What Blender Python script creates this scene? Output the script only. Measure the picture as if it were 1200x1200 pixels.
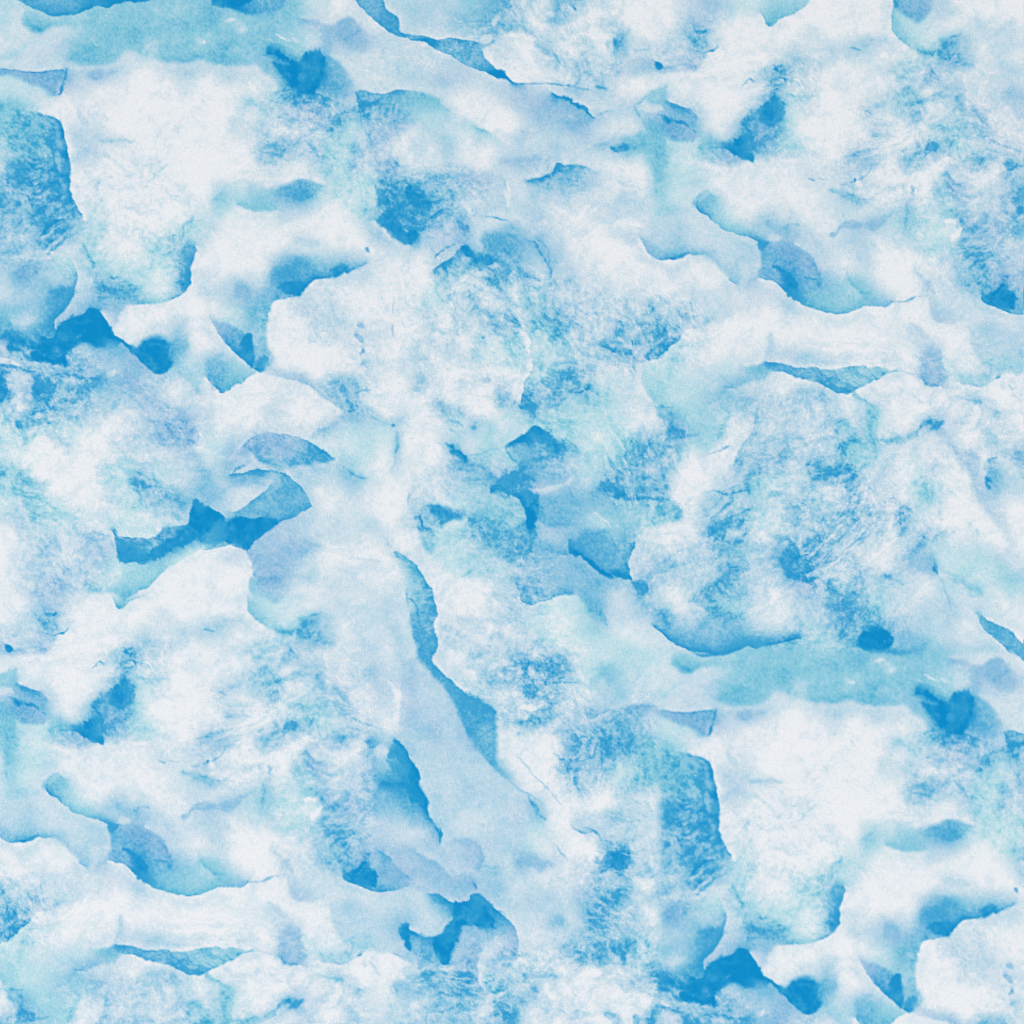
# Printed cotton fabric, watercolour marbling in blues on white, photographed flat from above.
import bpy, math, numpy as np
scene = bpy.context.scene
for o in list(bpy.data.objects): bpy.data.objects.remove(o)
PX = 1.0/3000.0            # one print pixel on the cloth: a third of a millimetre (frame = 0.40 m)

# ---------------------------------------------------------------- camera
cam = bpy.data.cameras.new('camera'); cam_o = bpy.data.objects.new('camera', cam)
scene.collection.objects.link(cam_o); scene.camera = cam_o
cam.lens = 85; cam.sensor_width = 36; cam.clip_start = 0.05; cam.clip_end = 50
cam_o.location = (0, 0, 0.40*85/36 + 0.0012); cam_o.rotation_euler = (0, 0, 0)

# ---------------------------------------------------------------- light: two copy-stand softboxes and a grey room
world = bpy.data.worlds.new('World'); scene.world = world; world.use_nodes = True
bg = world.node_tree.nodes['Background']; bg.inputs[0].default_value = (1, 1, 1, 1); bg.inputs[1].default_value = 0.42
def softbox(name, x, y, power):
    l = bpy.data.lights.new(name, 'AREA'); l.shape = 'RECTANGLE'; l.size = 1.4; l.size_y = 1.0; l.energy = power
    o = bpy.data.objects.new(name, l); scene.collection.objects.link(o)
    o.location = (x, y, 1.9)
    dx, dy, dz = -x, -y, -1.9
    o.rotation_euler = (math.acos(-dz/math.sqrt(dx*dx+dy*dy+dz*dz)), 0, math.atan2(dy, dx)+math.pi/2+math.pi)
    return o
softbox('softbox', -1.9, -0.5, 32.6*1.09); softbox('softbox', 1.9, -0.6, 32.6*0.92)
scene.cycles.pixel_filter_type = 'BLACKMAN_HARRIS'; scene.cycles.filter_width = 0.75; scene.cycles.use_denoising = False
vs = scene.view_settings; vs.view_transform = 'Standard'; vs.look = 'None'; vs.exposure = 0; vs.gamma = 1; vs.use_curve_mapping = False

# ---------------------------------------------------------------- the print: washes, edges, strokes of the design
DESIGN = '''
@0,0
2a 5n 5n 5n 5n 6n 5n 4a 4a 3a 3a 5a
2a 1n 5a 4a 4a 4a 5a 5a 5a 4a 5a 6a
1n 1n 1n 2l 4a 5a 5a 5a 4a 4a 5a 3a
2a 1n 2l 3a 5a 5a 4a 2a 2a 4a 5a 5a
3l 4l 4l 5n 3l 2l 3l 1n 1n 1n 1n 1n
1m 2m 3l 4l 2l 1n 0n 0n 0n 0n 0n 0n
5a 5a 2a 0n 0n 1n 0n 0n 0n 0n 0n 0n
5a 5a 6n 7n 0n 1n 1n 0n 0n 0n 0n 0n
4a 5a 6a 7n 1n 2l 1n 1n 0n 0n 0n 0n
4n 6n 7n 7n 2l 1n 0n 0n 0n 0n 0n 0n
4n 6n 7n 7n 0n 0n 0n 0n 0n 1a 0n 0n
3n 5n 7n 7n 0n 1n 0n 0n 0n 0n 0n 0n
C90,0 150,40 250,80 350,97 450,85 520,55 570,40; 5n 6n 7n 7n 8n; 2a 3a 3a 4a
C570,40 620,52 700,25 800,12 900,0; 8n 8n 8n 6n; 4a
C140,80 138,150 220,190 300,160 420,130; 3a 5a 6a 4a 4a; 1n 1n 1n 1n 3a
C0,355 60,345 130,315 200,250; 2a 3a 2a 1n; 1n
C0,405 120,425 250,428 380,412; 1n; 4l 4l 5l 5n
C0,450 100,470 200,505 330,560; 4l 4l 5l; 1m 2m 2a
C410,270 413,315 412,362; 3a 4a 5a; 2l 3n 3l;8
C410,372 560,388 670,372 740,312 850,335; 4a 5a 4a 3a 4a; 1n;8
C912,350 1000,368 1130,362 1200,345; 4a 5a 5a; 1n;8
C230,665 340,700 375,770 400,880 412,980 405,1080 415,1150 430,1205; 0n; 5n 7n 7n 8n 7n 7n 7n
B510,410 700,425 640,455 540,465; 4l; 15; .8
L395,410 375,490 345,555; 9n; 16; .9
B850,220 920,235 900,310 850,350; 1n; 25; .8
B1150,205 1185,200 1195,240 1165,250; 0n; 22;.75
B950,100 1080,130 1150,170 1000,170; 5n; 20; .6
L520,220 580,275; 2a; 12; .7
B0,870 60,860 40,960 60,1050 0,1100; 2n; 40; .5
B300,1000 412,990 405,1040 310,1030; 8n; 20
L1020,740 1050,770; 4a; 10;.8
L1180,590 1190,610; 6n; 8;.8
L840,980 880,970;3a;20;.6
L890,1060 930,1000 970,960;3a;16;.5
L560,1120 575,1060;3a;16;.5
L470,650 520,760 540,830;2n;40;.6
L600,820 700,825 780,820;3n;25;.5
@240,0
7n 9n 8n 6n 5a 3a 1a 1n 1n 5n 4n 2a
5a 4a 4a 5a 4a 3a 3l 3l 4l 1n 3n 3n
4a 5a 5a 5a 3a 2m 1n 4l 4l 2l 1n 1n
3a 4a 4a 7n 6a 4a 6n 3n 1n 1n 1n 1n
0n 1n 2n 5a 8n 9n 8n 6n 3a 1n 1n 1n
0n 0n 1a 3a 5a 6n 5n 5n 3l 2n 1n 2n
0n 1n 1a 2a 2n 3l 3l 4n 5n 6n 4n 5n
0n 0n 1n 1n 1n 1n 2n 5n 3m 5n 4l 3l
0n 0n 0n 3n 3n 2n 4n 4m 3m 5n 2l 1n
0n 0n 0n 2n 1n 1n 3n 3m 3m 2n 3l 3n
0n 1a 1n 0n 1n 3n 4a 3m 3m 2m 4n 3n
4a 4a 4a 4a 5n 5n 2a 1m 1m 2m 5n 6n
C30,0 90,35 160,60 230,88 310,92 380,75 450,40 470,0; 8n 9n 9n 8n 6n 5n 5n 5n; 4a
B40,0 250,0 245,35 160,50 100,35;9n;6
C0,360 100,385 200,395 310,380 370,440 430,510; 4a 5a 4a 4a 4a; 1n; 8
B700,350 760,340 830,430 840,520 760,560 650,570 680,480;5n;15;.9
C740,340 790,370 830,430 880,510 890,540; 1n; 5n 5n 4n 3n 3n;6
B365,290 400,265 450,320 500,350 580,350 600,320 680,305 720,350 700,430 670,500 620,540 580,545 570,590 530,560 520,500 460,455 415,410 420,375 490,390 500,370 420,340;9n;8
B555,420 590,420 600,470 575,480;5n;8;.7
C880,535 940,530 1000,550 1060,545 1130,530 1205,532; 1n; 6n 5n 5n 6n 5n
C880,540 890,600 920,650; 6n 7n; 3n
B900,600 980,600 1020,570 1030,590 990,620 940,650 910,660;7n;8
C580,110 640,120 700,150 760,150 820,115 880,120;1n;4l 3l 3l 4l 5l;6
C880,120 960,180 1040,250 1075,310 1080,380 1050,420;1n;3l 2l 2n 2n 1n
B780,180 840,115 900,150 960,230 940,280 850,270;4l;20;.7
L790,210 840,130;5l;12;.5
L870,220 900,170;5l;12;.5
B590,160 690,190 690,270 600,250;1m;25;.8
L415,200 450,225 470,235;0n;20;.8
L480,225 500,240;0n;10;.7
L500,225 560,250 620,280;1a;16;.7
B100,130 180,115 150,140;1a;12;.6
B190,140 235,150 220,190 190,185;0n;16;.7
L110,135 150,120 190,130;1a;18;.6
L0,200 30,195 50,215;1a;14;.7
L-10,230 10,240;0n;20;.7
C880,0 930,60 1000,115 1090,190 1205,227;5n 5n 6n 6n 5n;1n
C1040,0 1060,60 1130,120 1150,180 1200,200;2a 1n 1n 2n;5n 6n 6n 6n
C870,1000 900,930 950,870;4n 3n;2n
B1040,940 1100,960 1170,1020 1100,1060 1000,1030;4l;20;.8
L750,690 820,675 880,640;6n;20;.8
L580,690 740,690;4l;12;.6
B760,700 870,650 900,700 820,780 770,770;5n;30;.7
B850,840 940,820 900,880;6n;25;.6
B320,830 480,820 470,890 370,900 350,970 320,920;3n;20;.7
L330,850 420,845 480,850;5n;10;.6
L350,970 360,930;5n;8;.6
L580,830 630,880 670,930;4n;18;.7
L450,680 490,690;5n;20;.6
L340,595 390,600;4n;14;.6
L240,580 300,600;3a;14;.5
L130,460 160,465;5l;8;.7
C370,1115 500,1090 560,1060 640,1070 700,1075;0n;3a 5n 5n 4a;6
B460,1130 640,1110 620,1160 480,1180;6n;25;.6
L60,1180 110,1120;4n;25;.6
L40,1120 180,1105;2a;20;.5
C1010,1100 1015,1160 1000,1205;5n;1m;6
B1100,1140 1200,1110 1200,1200 1120,1200;7n;20;.6
@480,0
2n 2n 3n 3a 5n 5n 1n 0n 3n 3n 1n 1n
1n 1n 2n 4n 5n 5n 2a 2a 1n 1n 0n 1n
3n 6n 4n 4n 3n 4n 0n 1n 2n 1n 1n 2n
1n 1n 4n 5n 4n 1n 0n 1n 3n 1n 1n 1n
2n 2l 3l 2l 3n 4n 1n 0n 0n 1n 1n 1n
3n 1n 0n 1n 1n 2l 3l 3l 4n 3n 1n 1n
4a 3a 1n 1n 1n 1n 2l 3l 3l 3l 3l 1n
1n 2a 2a 2a 1n 0n 1n 2n 2n 3l 3l 1n
1n 1n 2n 1n 0n 0n 1n 1n 2n 2n 3n 3n
1n 1n 2n 0n 0n 1n 3l 3l 3n 2n 1n 1n
3n 5n 3n 3l 3l 2n 1n 3n 5n 5n 3n 1n
7n 6n 4n 1n 2n 2n 1n 3n 3n 2n 1n 1n
C0,230 90,250 160,290 240,325 330,385 440,420 520,460 600,480;5n 8n 6n 5n 5n 6n 8n 8n;1n 1n 2n 2n 1n 2n
C0,195 80,205 160,235 250,230 330,235 400,245;1n;5n 7n 6n 5n
C430,290 450,350 500,400 560,450 610,480 700,490;0n;5n 5n 7n 8n 6n 2l
B90,230 160,230 150,265 95,255;8n;8;.8
B470,420 520,410 560,450 530,455;8n;8
L600,480 700,495 830,490 960,500;7n;7;.7
B480,0 580,0 560,150 530,220 480,250 420,260 400,240 480,190 520,120;5n;15;.9
B410,220 450,200 490,210 470,245 420,245;0n;8
B495,130 500,90 535,85 530,140 505,160;1n;8
B280,60 480,70 470,130 290,140;4n;30;.5
L220,190 290,185;4n;8;.6
C450,270 560,210 660,195 720,220 750,290 830,330;3n 3n 2n 2n 3n;0n;6
L530,330 590,350;3n;10;.5
B740,230 780,270 830,330 770,300;5n;10;.8
L590,120 680,165 740,215;4n;18;.7
L840,290 860,330 885,365;5n;10;.7
L870,30 900,70;5n;22;.6
B940,0 990,0 980,60 930,40;4n;20;.8
L970,30 975,50;8n;12;.8
B815,95 860,110 855,135 825,125;4n;8;.7
L895,110 930,180;3n;14;.5
L945,370 970,410 985,460 970,500;6n;12;.8
L930,495 960,500 1050,520;7n;12;.8
L1100,505 1150,520;7n;12;.7
L960,500 1000,460;4n;8;.6
B1185,190 1200,190 1200,320 1190,320;8n;10;.8
C830,545 920,575 1000,620 1080,690;1n;6n 5n 5n 4n
L830,545 920,575 1000,620 1080,690;8n;18;.9
L1080,690 1140,660 1200,645;5n;8;.7
B890,750 930,705 1020,690 1060,700 1000,750 930,755;4l;15;.8
C0,537 80,545 170,590 240,650;1n;4a 5a 4a 3a
C340,690 440,760 520,820 570,855;0n;2m 4a 2a 1a
L400,745 470,790;5a;14;.7
L650,765 760,785;3l;12;.5
B690,830 790,830 760,870 690,870;1n;20
C540,950 600,920 700,920 780,915 840,945;2n;3l 3l 3l 2l
C690,1045 800,1030 850,980 860,955 920,960 1000,965 1080,995;1n 1n 2n 2n 1n;5n 7n 7n 7n 6n 5n 3n
L700,1040 800,1030 840,985;8n;8;.7
L850,965 930,960;8n;7;.6
L1080,850 1200,860;4n;25;.6
L1190,880 1200,870;7n;12
B0,1110 60,1105 110,1160 100,1200 0,1200;8n;15;.9
B90,1060 200,1030 290,1080 270,1150 150,1170;5n;30;.8
B320,1010 480,1020 470,1070 340,1080;4l;20;.8
L575,1050 590,1200;0n;30;.7
L540,1030 580,1120;4n;8;.5
@720,0
0n 0n 0n 1n 3l 2l 1n 1m 2a 4a 3a 0n
1n 1n 1n 1n 4n 2l 0n 0n 0n 1n 0n 0n
4n 1n 1n 1n 4n 4n 0n 0n 0n 0n 0n 0n
1n 3l 3l 1n 2l 1n 0n 0n 0n 1n 1n 2n
2l 0n 0n 1n 0n 0n 0n 0n 1n 3n 2n 1n
2l 0n 3a 2a 0n 0n 0n 0n 1n 5n 2a 1n
1n 2n 2l 4n 3n 0n 0n 1n 5n 7n 2m 0n
1n 4n 5n 5l 5n 1n 1n 4n 5n 5n 1m 0n
6n 5a 5a 3l 2m 5a 7n 8n 5l 4n 2m 1m
1n 3a 5a 1m 1m 2n 2l 4l 1n 1n 1n 1n
0n 1n 5a 2m 2m 0n 0n 0n 0n 0n 0n 1n
0n 1n 4a 1m 1n 3a 0n 0n 0n 0n 0n 0n
C850,80 915,160 980,115 1060,80 1140,0;3a 5a 4a 4a 3a;0n
C250,435 370,437 470,410 530,350 560,310 600,280;3l 2l 2l 3l 2n 1n;0n
L0,415 50,385 120,370;3l;10;.5
C80,360 170,345 250,365;1n;3l
B235,370 290,385 285,410 255,410;8n;8
L300,405 350,385;5n;12;.6
L60,295 220,290;4n;10;.5
L470,295 520,315 570,300 610,275;8n;10;.8
B440,190 540,180 550,260 460,270;4n;20;.7
L490,190 545,185;8n;18;.8
L415,180 425,190;6n;14
B0,200 25,200 20,290 0,310;7n;10;.7
L280,260 310,340;3n;8;.5
B200,560 290,510 320,580 300,610 220,600;4a;10
L110,605 200,565;5a;10;.7
L110,615 150,690 180,740;5n;12;.7
B130,610 230,600 300,640 250,665 160,640;1n;12;.9
C320,585 400,620 460,650 500,690;1n;5n 6n 6n 4n
B320,600 470,660 490,720 440,740 350,690 300,640;4l;20;.8
L320,590 380,620 450,680;7n;22;.6
B260,690 350,720 450,770 460,820 380,840 310,800;5l;10;.8
L275,685 340,700 400,735 470,775;8n;18;.8
B280,680 340,690 330,720 285,710;8n;8
C300,810 360,840 430,835 490,815;4l 5l 4l 3l;2m
B180,690 230,700 290,780 300,950 300,1080 240,1080 240,980 180,900 100,880 60,820 120,790 180,790;5a;30;.8
B0,855 80,850 70,890 0,895;7n;12
L0,865 60,870;8n;12;.6
L250,1100 260,1140;5a;25;.6
B480,880 540,800 600,850 660,880 560,890;5a;12;.8
C640,880 700,905 800,940;8n 9n 9n;4l 3l 2l
B760,720 850,650 900,590 950,560 990,600 970,700 900,740 830,720 770,760;7n;20;.9
B640,870 700,835 760,790 830,790 800,830 795,930 700,905;9n;8
B890,600 950,580 940,680 870,690;9n;15;.7
B800,740 870,730 900,800 960,820 870,870 810,900 800,830;5l;12;.8
L760,740 800,780 790,800;8n;14;.7
B830,800 970,815 950,840 860,850;5n;15;.7
L1000,420 1020,400;7n;14
L860,450 940,490;4n;10;.6
L985,470 1010,460;9n;16;.7
L950,390 1000,380;6n;12
L940,410 970,420;8n;12;.8
B890,480 980,480 980,560 920,570;5n;20;.6
B1010,490 1080,470 1110,510 1060,550 1020,530;0n;8
L990,550 1100,560 1190,565;4a;20;.6
C520,960 600,965 720,965 800,940 900,940 1100,935;2n 2l 3l 2n 1n 1n;0n
L1130,1050 1180,1060;6n;10;.7
B475,1150 570,1135 580,1200 490,1200;5a;15;.9
B950,850 1080,860 1060,910 970,905;2m;20;.7
L1050,820 1120,870;3n;6;.4
@960,0
0n 0n 0n 0n 4a 4l 4l 2n 1n 1n 0n 0n
0n 0n 0n 0n 4a 2m 1n 0n 1n 1n 1n 1n
1n 1n 3n 1n 1n 3m 2m 3n 3n 1n 1n 1n
1n 1n 1n 0n 0n 2a 4n 5n 2n 1n 1n 1n
0n 0n 0n 0n 2n 2a 3n 2n 1n 1n 2n 2n
0n 0n 0n 0n 1n 2a 2n 1n 3n 2n 2n 3l
0n 1n 1n 1n 3a 3n 1n 0n 3n 2l 1n 2l
0n 0n 1n 1n 0n 2n 2a 3a 3a 3n 1n 1n
0n 1n 3n 1n 0n 1n 3n 3a 1m 3n 2n 0n
0n 2l 2n 2n 1n 3a 2n 1n 2n 2n 0n 2n
1n 1n 2n 0n 0n 0n 0n 2n 2l 0n 3l 4n
1n 4n 3n 1n 1n 2n 2a 3n 2n 1n 3l 6n
C440,0 430,80 430,160 470,230 540,290;5n 4a 4a 4a 4a;0n
C450,60 520,100 580,125 650,60;5l 5l 5l 4l;3m 2m 1m;6
L445,20 450,50;8n;18;.7
C540,290 620,320 700,335;4a 5a 5n;1n 2a
C690,335 700,280 750,220 830,200;3m 3m 2n;6n 5n 4n 3n;6
B700,260 770,220 800,300 840,370 740,350;5n;25;.8
L700,330 710,290 780,220 830,205;7n;10;.5
L770,340 860,370;5n;10;.6
L800,240 870,250;3n;12;.5
C585,510 620,440 640,410;1n;5n;6
B610,430 690,410 700,460 630,500;5n;20;.7
B480,440 600,440 560,520 500,500;3a;25;.6
B470,560 560,540 640,570 620,620 520,620 480,640;4a;25;.7
L580,580 620,600;6n;25;.6
L560,650 575,710;4n;18;.7
L480,600 490,670;3a;16;.6
L440,560 520,520;4a;16;.5
L280,660 320,675;5n;16;.7
L310,770 330,795 290,805;4n;14;.7
L330,620 380,620;3n;25;.5
B820,560 850,640 830,660 810,600;5n;12;.7
B700,740 780,740 900,770 940,800 850,790 740,780;4a;15;.8
L660,750 750,780;3n;10;.5
L920,770 960,810 1080,860 1170,890;5n;10;.6
B490,910 600,890 650,850 740,840 830,820 800,860 700,890 560,920;4a;15;.8
B630,850 680,840 700,880 640,890;7n;12;.8
L770,840 820,830;6n;14;.6
B140,905 230,895 210,925 160,925;6n;12;.8
L210,910 290,885 340,860;5n;16;.7
L180,930 170,980;3n;16;.4
L120,1080 200,1065 280,1025 330,960;5n;12;.7
L205,1060 215,1050;8n;10
L0,1055 60,1060;6n;10;.7
B300,950 350,945 330,990 300,980;4n;12;.6
B80,1120 160,1120 240,1170 240,1190 150,1180 100,1160;5a;12;.9
L120,1150 190,1140;7n;20;.7
L240,1160 290,1180;4n;14;.6
B880,900 940,905 970,950 900,960;4n;14;.7
L750,910 800,930;4n;14;.6
L990,880 1060,910;4n;16;.6
B1090,940 1130,970 1165,955 1130,1000 1100,1010;7n;10;.8
L1100,1000 1110,1070;4n;20;.6
C755,1010 800,1060 900,1100 1000,1105 1060,1080;0n;4n 3l 2l 1n 2l;4
C750,1050 760,1120 800,1180 840,1205;4l 3l 3l;2a;8
B1140,1090 1200,1060 1200,1200 1150,1200;6n;20;.8
L545,1100 545,1150;5n;12;.6
B520,1190 555,1165 550,1200;6n;10
B690,1130 730,1110 760,1200 690,1200;3a;25;.6
L190,290 230,295;6n;18;.7
B190,260 300,240 330,260 260,300;3n;20;.7
L300,240 390,225;3n;14;.5
@0,240
4n 5n 6n 7n 5n 1m 1n 0n 0n 0n 1m 2a
5n 5n 6n 7n 3n 1m 0n 2n 0n 1m 3a 2m
5n 4n 6n 5n 2n 3m 0n 0n 1m 2a 5n 2n
2n 4n 3n 3m 1n 3a 1m 1m 2m 2m 5n 1n
3n 5l 3n 3n 1n 4a 4n 3m 1m 2m 5n 0n
2n 3n 5n 5n 2l 3l 5n 4n 3a 3m 3n 0n
4a 2n 4n 3l 4l 7n 3l 2l 0n 0n 0n 0n
5n 4n 7n 8n 9n 9n 6n 1n 1n 2n 1n 0n
5n 7n 8n 9n 5n 4n 4n 6n 8n 9n 5n 1n
3n 6n 4n 5n 4n 3l 3n 3l 4n 8n 3a 3a
7n 2n 6n 5n 4n 3n 4n 4l 3l 2n 3n 3a
5n 2n 5n 5n 3n 4n 3n 2n 3l 2l 1n 1n
C430,0 470,50 490,100;0n;6n 5n 4n
C1140,240 1130,350 1130,440 1100,500 1050,550 960,580 850,590 735,592;0n;5n 6n 7n 6n 4n 3m 4n 3n
C735,592 705,650 700,700 655,735;0n 0n 1n;4n 3l 2l 2l
B350,710 520,620 580,630 650,740 680,800 560,790 440,820 390,880 370,930 300,930 200,900 230,800 330,760;9n;12;.9
C590,640 630,700 660,760 720,800 790,840;2l 2l 1n 1n 1n;9n 9n 9n 8n 8n
C790,840 850,790 900,760 960,760;1n;8n 8n 6n 4n;12
B820,830 900,780 980,790 1000,880 1020,960 930,990 850,930;9n;12
B980,800 1080,820 1060,900 1010,940;5n;25;.7
C720,810 800,890 850,940 930,990 1000,980;8n 9n 9n 9n;4n 4l 4l 3l 3n
C400,270 430,350 450,430 435,520 400,590 330,660 315,720 350,760;1n 1n 1n 1n 2l 3l 3l 3l;2m 3m 4n 6n 6n 7n 7n 8n
C360,690 450,650 520,610 580,620;3l 4l 4l 5n;9n
C390,920 390,860 440,820 520,820 600,840;9n 9n 9n 8n;4n 4n 4n 5n;5
L425,805 460,775;5n;14;.8
B250,790 290,780 290,900 250,920;6n;15;.7
B0,800 40,820 30,900 0,900;2l;12
L80,690 150,695 220,655;2n;35;.7
B20,760 120,780 150,840 60,860;8n;30;.6
L0,900 50,930 110,950;1l;35;.9
L30,960 120,965 170,990 200,1000;8n;18;.6
B50,1020 100,1000 170,1010 150,1060 60,1070;2l;15;.9
B0,970 40,960 40,1100 0,1140;8n;15;.8
B90,1130 140,1110 130,1200 60,1200;1n;18
L300,1000 420,1000 510,1015 600,1035 640,1020;7n;12;.8
L640,1000 680,965;1n;30;.8
L500,950 620,960;2n;25;.5
B280,130 385,85 390,150 280,200;8n;15;.8
L300,170 380,110;5n;8;.7
L240,270 320,215;8n;14;.8
L330,210 420,180;7n;14;.6
L220,290 400,180;2n;14;.5
L230,330 360,260;1n;25;.6
B60,350 200,370 170,480 60,440;5l;35;.6
B260,490 430,500 430,560 320,570;7n;30;.6
L480,230 520,310 550,370;5a;18;.7
B550,400 640,420 780,470 840,530 760,560 650,580 560,560;5n;30;.6
L640,430 690,435;7n;25;.6
L580,430 650,560;6l;10;.4
L1000,180 980,200;7n;25;.6
L960,210 1020,170;6n;16;.6
L1050,200 1080,150 1130,80;4n;20;.6
L900,260 940,190;3a;25;.5
B1050,260 1130,240 1125,420 1050,430;5n;20;.7
B1040,440 1100,455 1100,480 1050,470;8n;8;.7
B720,120 750,130 750,170 720,180;3n;25;.5
L860,1030 910,1050;1n;25;.5
L1030,980 1090,1000;5n;12;.5
L1120,1070 1160,1110;4n;12;.5
C1000,1000 1060,985 1110,1040 1160,1110 1200,1120;3a 3a 3a 3a 1n;3n 2n 2n 1n 0n;4
@240,240
3a 2m 3a 4a 3n 1n 0n 0n 1m 3a 7n 6n
1n 0n 0n 0n 1n 0n 0n 0n 0n 2n 7n 8n
1n 0n 0n 0n 0n 0n 1n 1n 0n 0n 1n 2n
1n 0n 1n 2n 5n 5n 3a 5n 4n 2n 0n 0n
1n 2n 2n 4n 6n 7n 2n 1n 1n 1n 0n 0n
1n 2n 4l 4n 3n 2n 1n 0n 0n 0n 0n 0n
0n 1m 4a 4n 1n 3l 1n 1n 1n 0n 0n 0n
1l 4l 5n 5a 1n 0n 1n 2n 1n 2n 1n 0n
0n 3n 7n 4n 0n 0n 0n 0n 1n 1n 0n 0n
5a 5a 4a 5n 0n 0n 0n 0n 0n 1n 0n 1n
5a 5a 2a 0n 1n 2l 1n 3n 4n 2n 0n 0n
1n 1a 0n 0n 0n 0n 0n 2n 4n 1n 0n 0n
C190,0 250,25 330,40 415,38;4a;0n;4
C370,700 380,640 410,575 480,555 530,540 600,490 660,440 760,420 850,395 960,350;5a 5a 5n 5n 8n 8n 6n 6n 5n 3n;1n 0n 0n 1n 1n 1n 1n 2n 1n 1n
B400,400 490,320 570,300 630,330 640,420 600,490 520,540 470,510 380,440;6n;25;.8
B440,480 510,460 590,460 610,490 530,535 470,520;8n;12;.9
B640,350 760,350 830,340 960,340 880,390 760,410 660,420;5n;20;.6
B770,370 800,350 880,375 830,400 760,415;8n;10;.8
C370,700 375,800 385,860;0n;4a 5a 4n;6
B270,600 340,560 390,580 360,700 360,800 280,760 230,680;4a;25;.7
B160,460 210,440 270,520 250,560 190,530;4l;20;.7
C40,680 90,780 190,890 270,940 320,970;3l 4l 7n 8n 8n;0n 0n 1n 2a 3a
C40,665 130,700 220,750 270,790 290,850 285,940;1n 2m 3a 4a 4n 3n;3l 4l 5n 8n 8n 8n;4
B190,870 220,830 250,780 280,800 285,930 230,900;8n;10;.9
B130,740 220,770 240,830 180,850;5n;20;.6
B300,930 340,880 375,910 340,970;7n;10;.8
C310,970 220,1040 150,1085 90,1105 60,1070 10,1010;0n;3a 4a 5a 5a 6n 5n
B10,980 60,880 120,900 140,980 90,1090;5n;30;.6
C330,980 420,1010 550,1050 630,1075 720,1150 800,1205;1n 2l 3l 2l 3l 3n;0n;3
B400,985 480,985 590,1030 580,1055 480,1030;3l;12;.7
L580,1050 640,1080;6l;8;.7
B740,1020 900,1060 890,1200 840,1190 780,1110;5n;20;.7
B690,1040 760,1080 780,1150;3n;20;.5
L900,1100 980,1080;5n;12;.5
L910,690 940,730;6l;25;.7
L880,760 910,800;6l;25;.6
L910,870 925,850;6l;14;.7
L900,920 940,910;4n;25;.5
L1110,530 1110,620;3l;10;.6
L1095,690 1100,770;3l;12;.6
L960,260 970,270;7l;22;.7
B680,640 760,600 820,680 800,770 720,760;2n;30;.6
L650,750 660,760;4n;12;.6
L550,600 580,610;5l;20;.5
C1000,100 1080,150 1130,210 1200,240;7n 8n 8n 9n;1n 0n 1n 1n;6
B1040,60 1110,20 1160,100 1200,150 1200,240 1130,210 1010,105;8n;15;.8
L950,90 1010,70;5n;25;.6
L540,200 660,230;2n;60;.5
@480,240
6n 5n 3n 1n 1n 1n 1n 1n 1n 0n 0n 1n
7n 4l 4l 4l 1n 0n 1n 2n 1n 1n 0n 0n
4n 3l 3l 3n 4n 5n 3n 1n 1n 0n 0n 0n
0n 3n 5n 6n 5n 4n 2n 1n 2n 1n 0n 0n
1n 3a 1n 2a 5n 4n 4n 2n 2n 1n 1n 1n
1m 2m 3n 4n 2n 3n 3a 2a 2n 1n 2n 2n
1n 1n 2n 3n 3n 3n 2n 4a 3n 2n 2n 2n
1n 1n 1n 2n 3n 5n 2n 4a 3a 3n 3n 3n
1n 2n 1n 1n 2m 3m 3m 3m 2m 1n 2n 4n
1n 1n 1n 1n 1n 1m 2m 3m 3a 4n 2n 1n
1n 0n 1n 0n 0n 0n 1n 4a 4n 5n 4n 3m
0n 2n 0n 0n 0n 3n 1n 5n 4n 4a 4a 3m
C690,760 715,850 720,930 700,1010 670,1090 650,1150;3m 3a 3a 4a 4a 6n;0n
C640,750 670,820 685,900 680,960;0n;3m 3m 2m 1n
C145,390 190,340 260,290 320,240;2n 1n 2n 3l;6n 6n 5n 7n
B440,210 560,170 620,220 560,290 470,290;6n;30;.8
B320,240 400,270 490,310 490,350 430,350 350,310;8n;15;.9
L145,390 180,350;8n;12;.8
B430,420 560,440 570,510 460,500;5n;25;.7
B630,390 700,410 720,470 650,470;5n;15;.7
L600,400 612,470 625,560;0n;26;.6
L590,430 615,500 630,580;1n;14;.6
L612,600 640,650 665,710;0n;34;.65
L360,15 415,45;6n;10;.6
L450,65 540,80 580,95 605,145;7n;10;.7
L660,205 740,225 770,270 810,320 830,380 825,440;6l;12;.8
L750,230 770,270;8n;12;.7
L800,310 815,330;9n;12;.7
B330,500 400,540 410,590 360,570;5l;15;.7
L410,600 450,690;4n;18;.6
L230,520 270,600 300,660 330,700;4n;10;.6
L370,650 380,720;3n;12;.5
L100,650 140,740;4n;12;.5
L440,790 450,780;5n;12
L490,770 490,775;5n;10
B360,870 400,810 410,880 380,900;3a;14;.6
L670,560 780,640 850,730;5n;25;.6
L850,600 950,680 1060,750;4l;18;.6
L680,600 800,680 880,720;4n;14;.5
L870,650 1000,720;3l;14;.5
B480,640 600,650 640,720 560,750 460,700;5n;30;.6
B550,800 640,790 690,880 600,920;3m;30;.6
B1130,800 1180,780 1200,800 1200,860 1150,850;6n;14;.8
B920,950 990,960 970,1030 920,1010;5n;20;.6
L930,1085 980,1095 1020,1090 1050,1065;8n;10;.8
L1045,1080 1050,1060;9n;14;.7
L700,1100 760,1040;5n;12;.6
L750,1130 790,1110;6n;10;.6
B655,1145 730,1180 740,1200 655,1200;7n;10;.8
B530,1140 580,1110 570,1170 540,1190;5n;12;.7
L520,1060 525,1140;4n;8;.5
L430,1020 480,1025;4l;25;.5
L30,1085 90,1095;3n;30;.5
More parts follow.
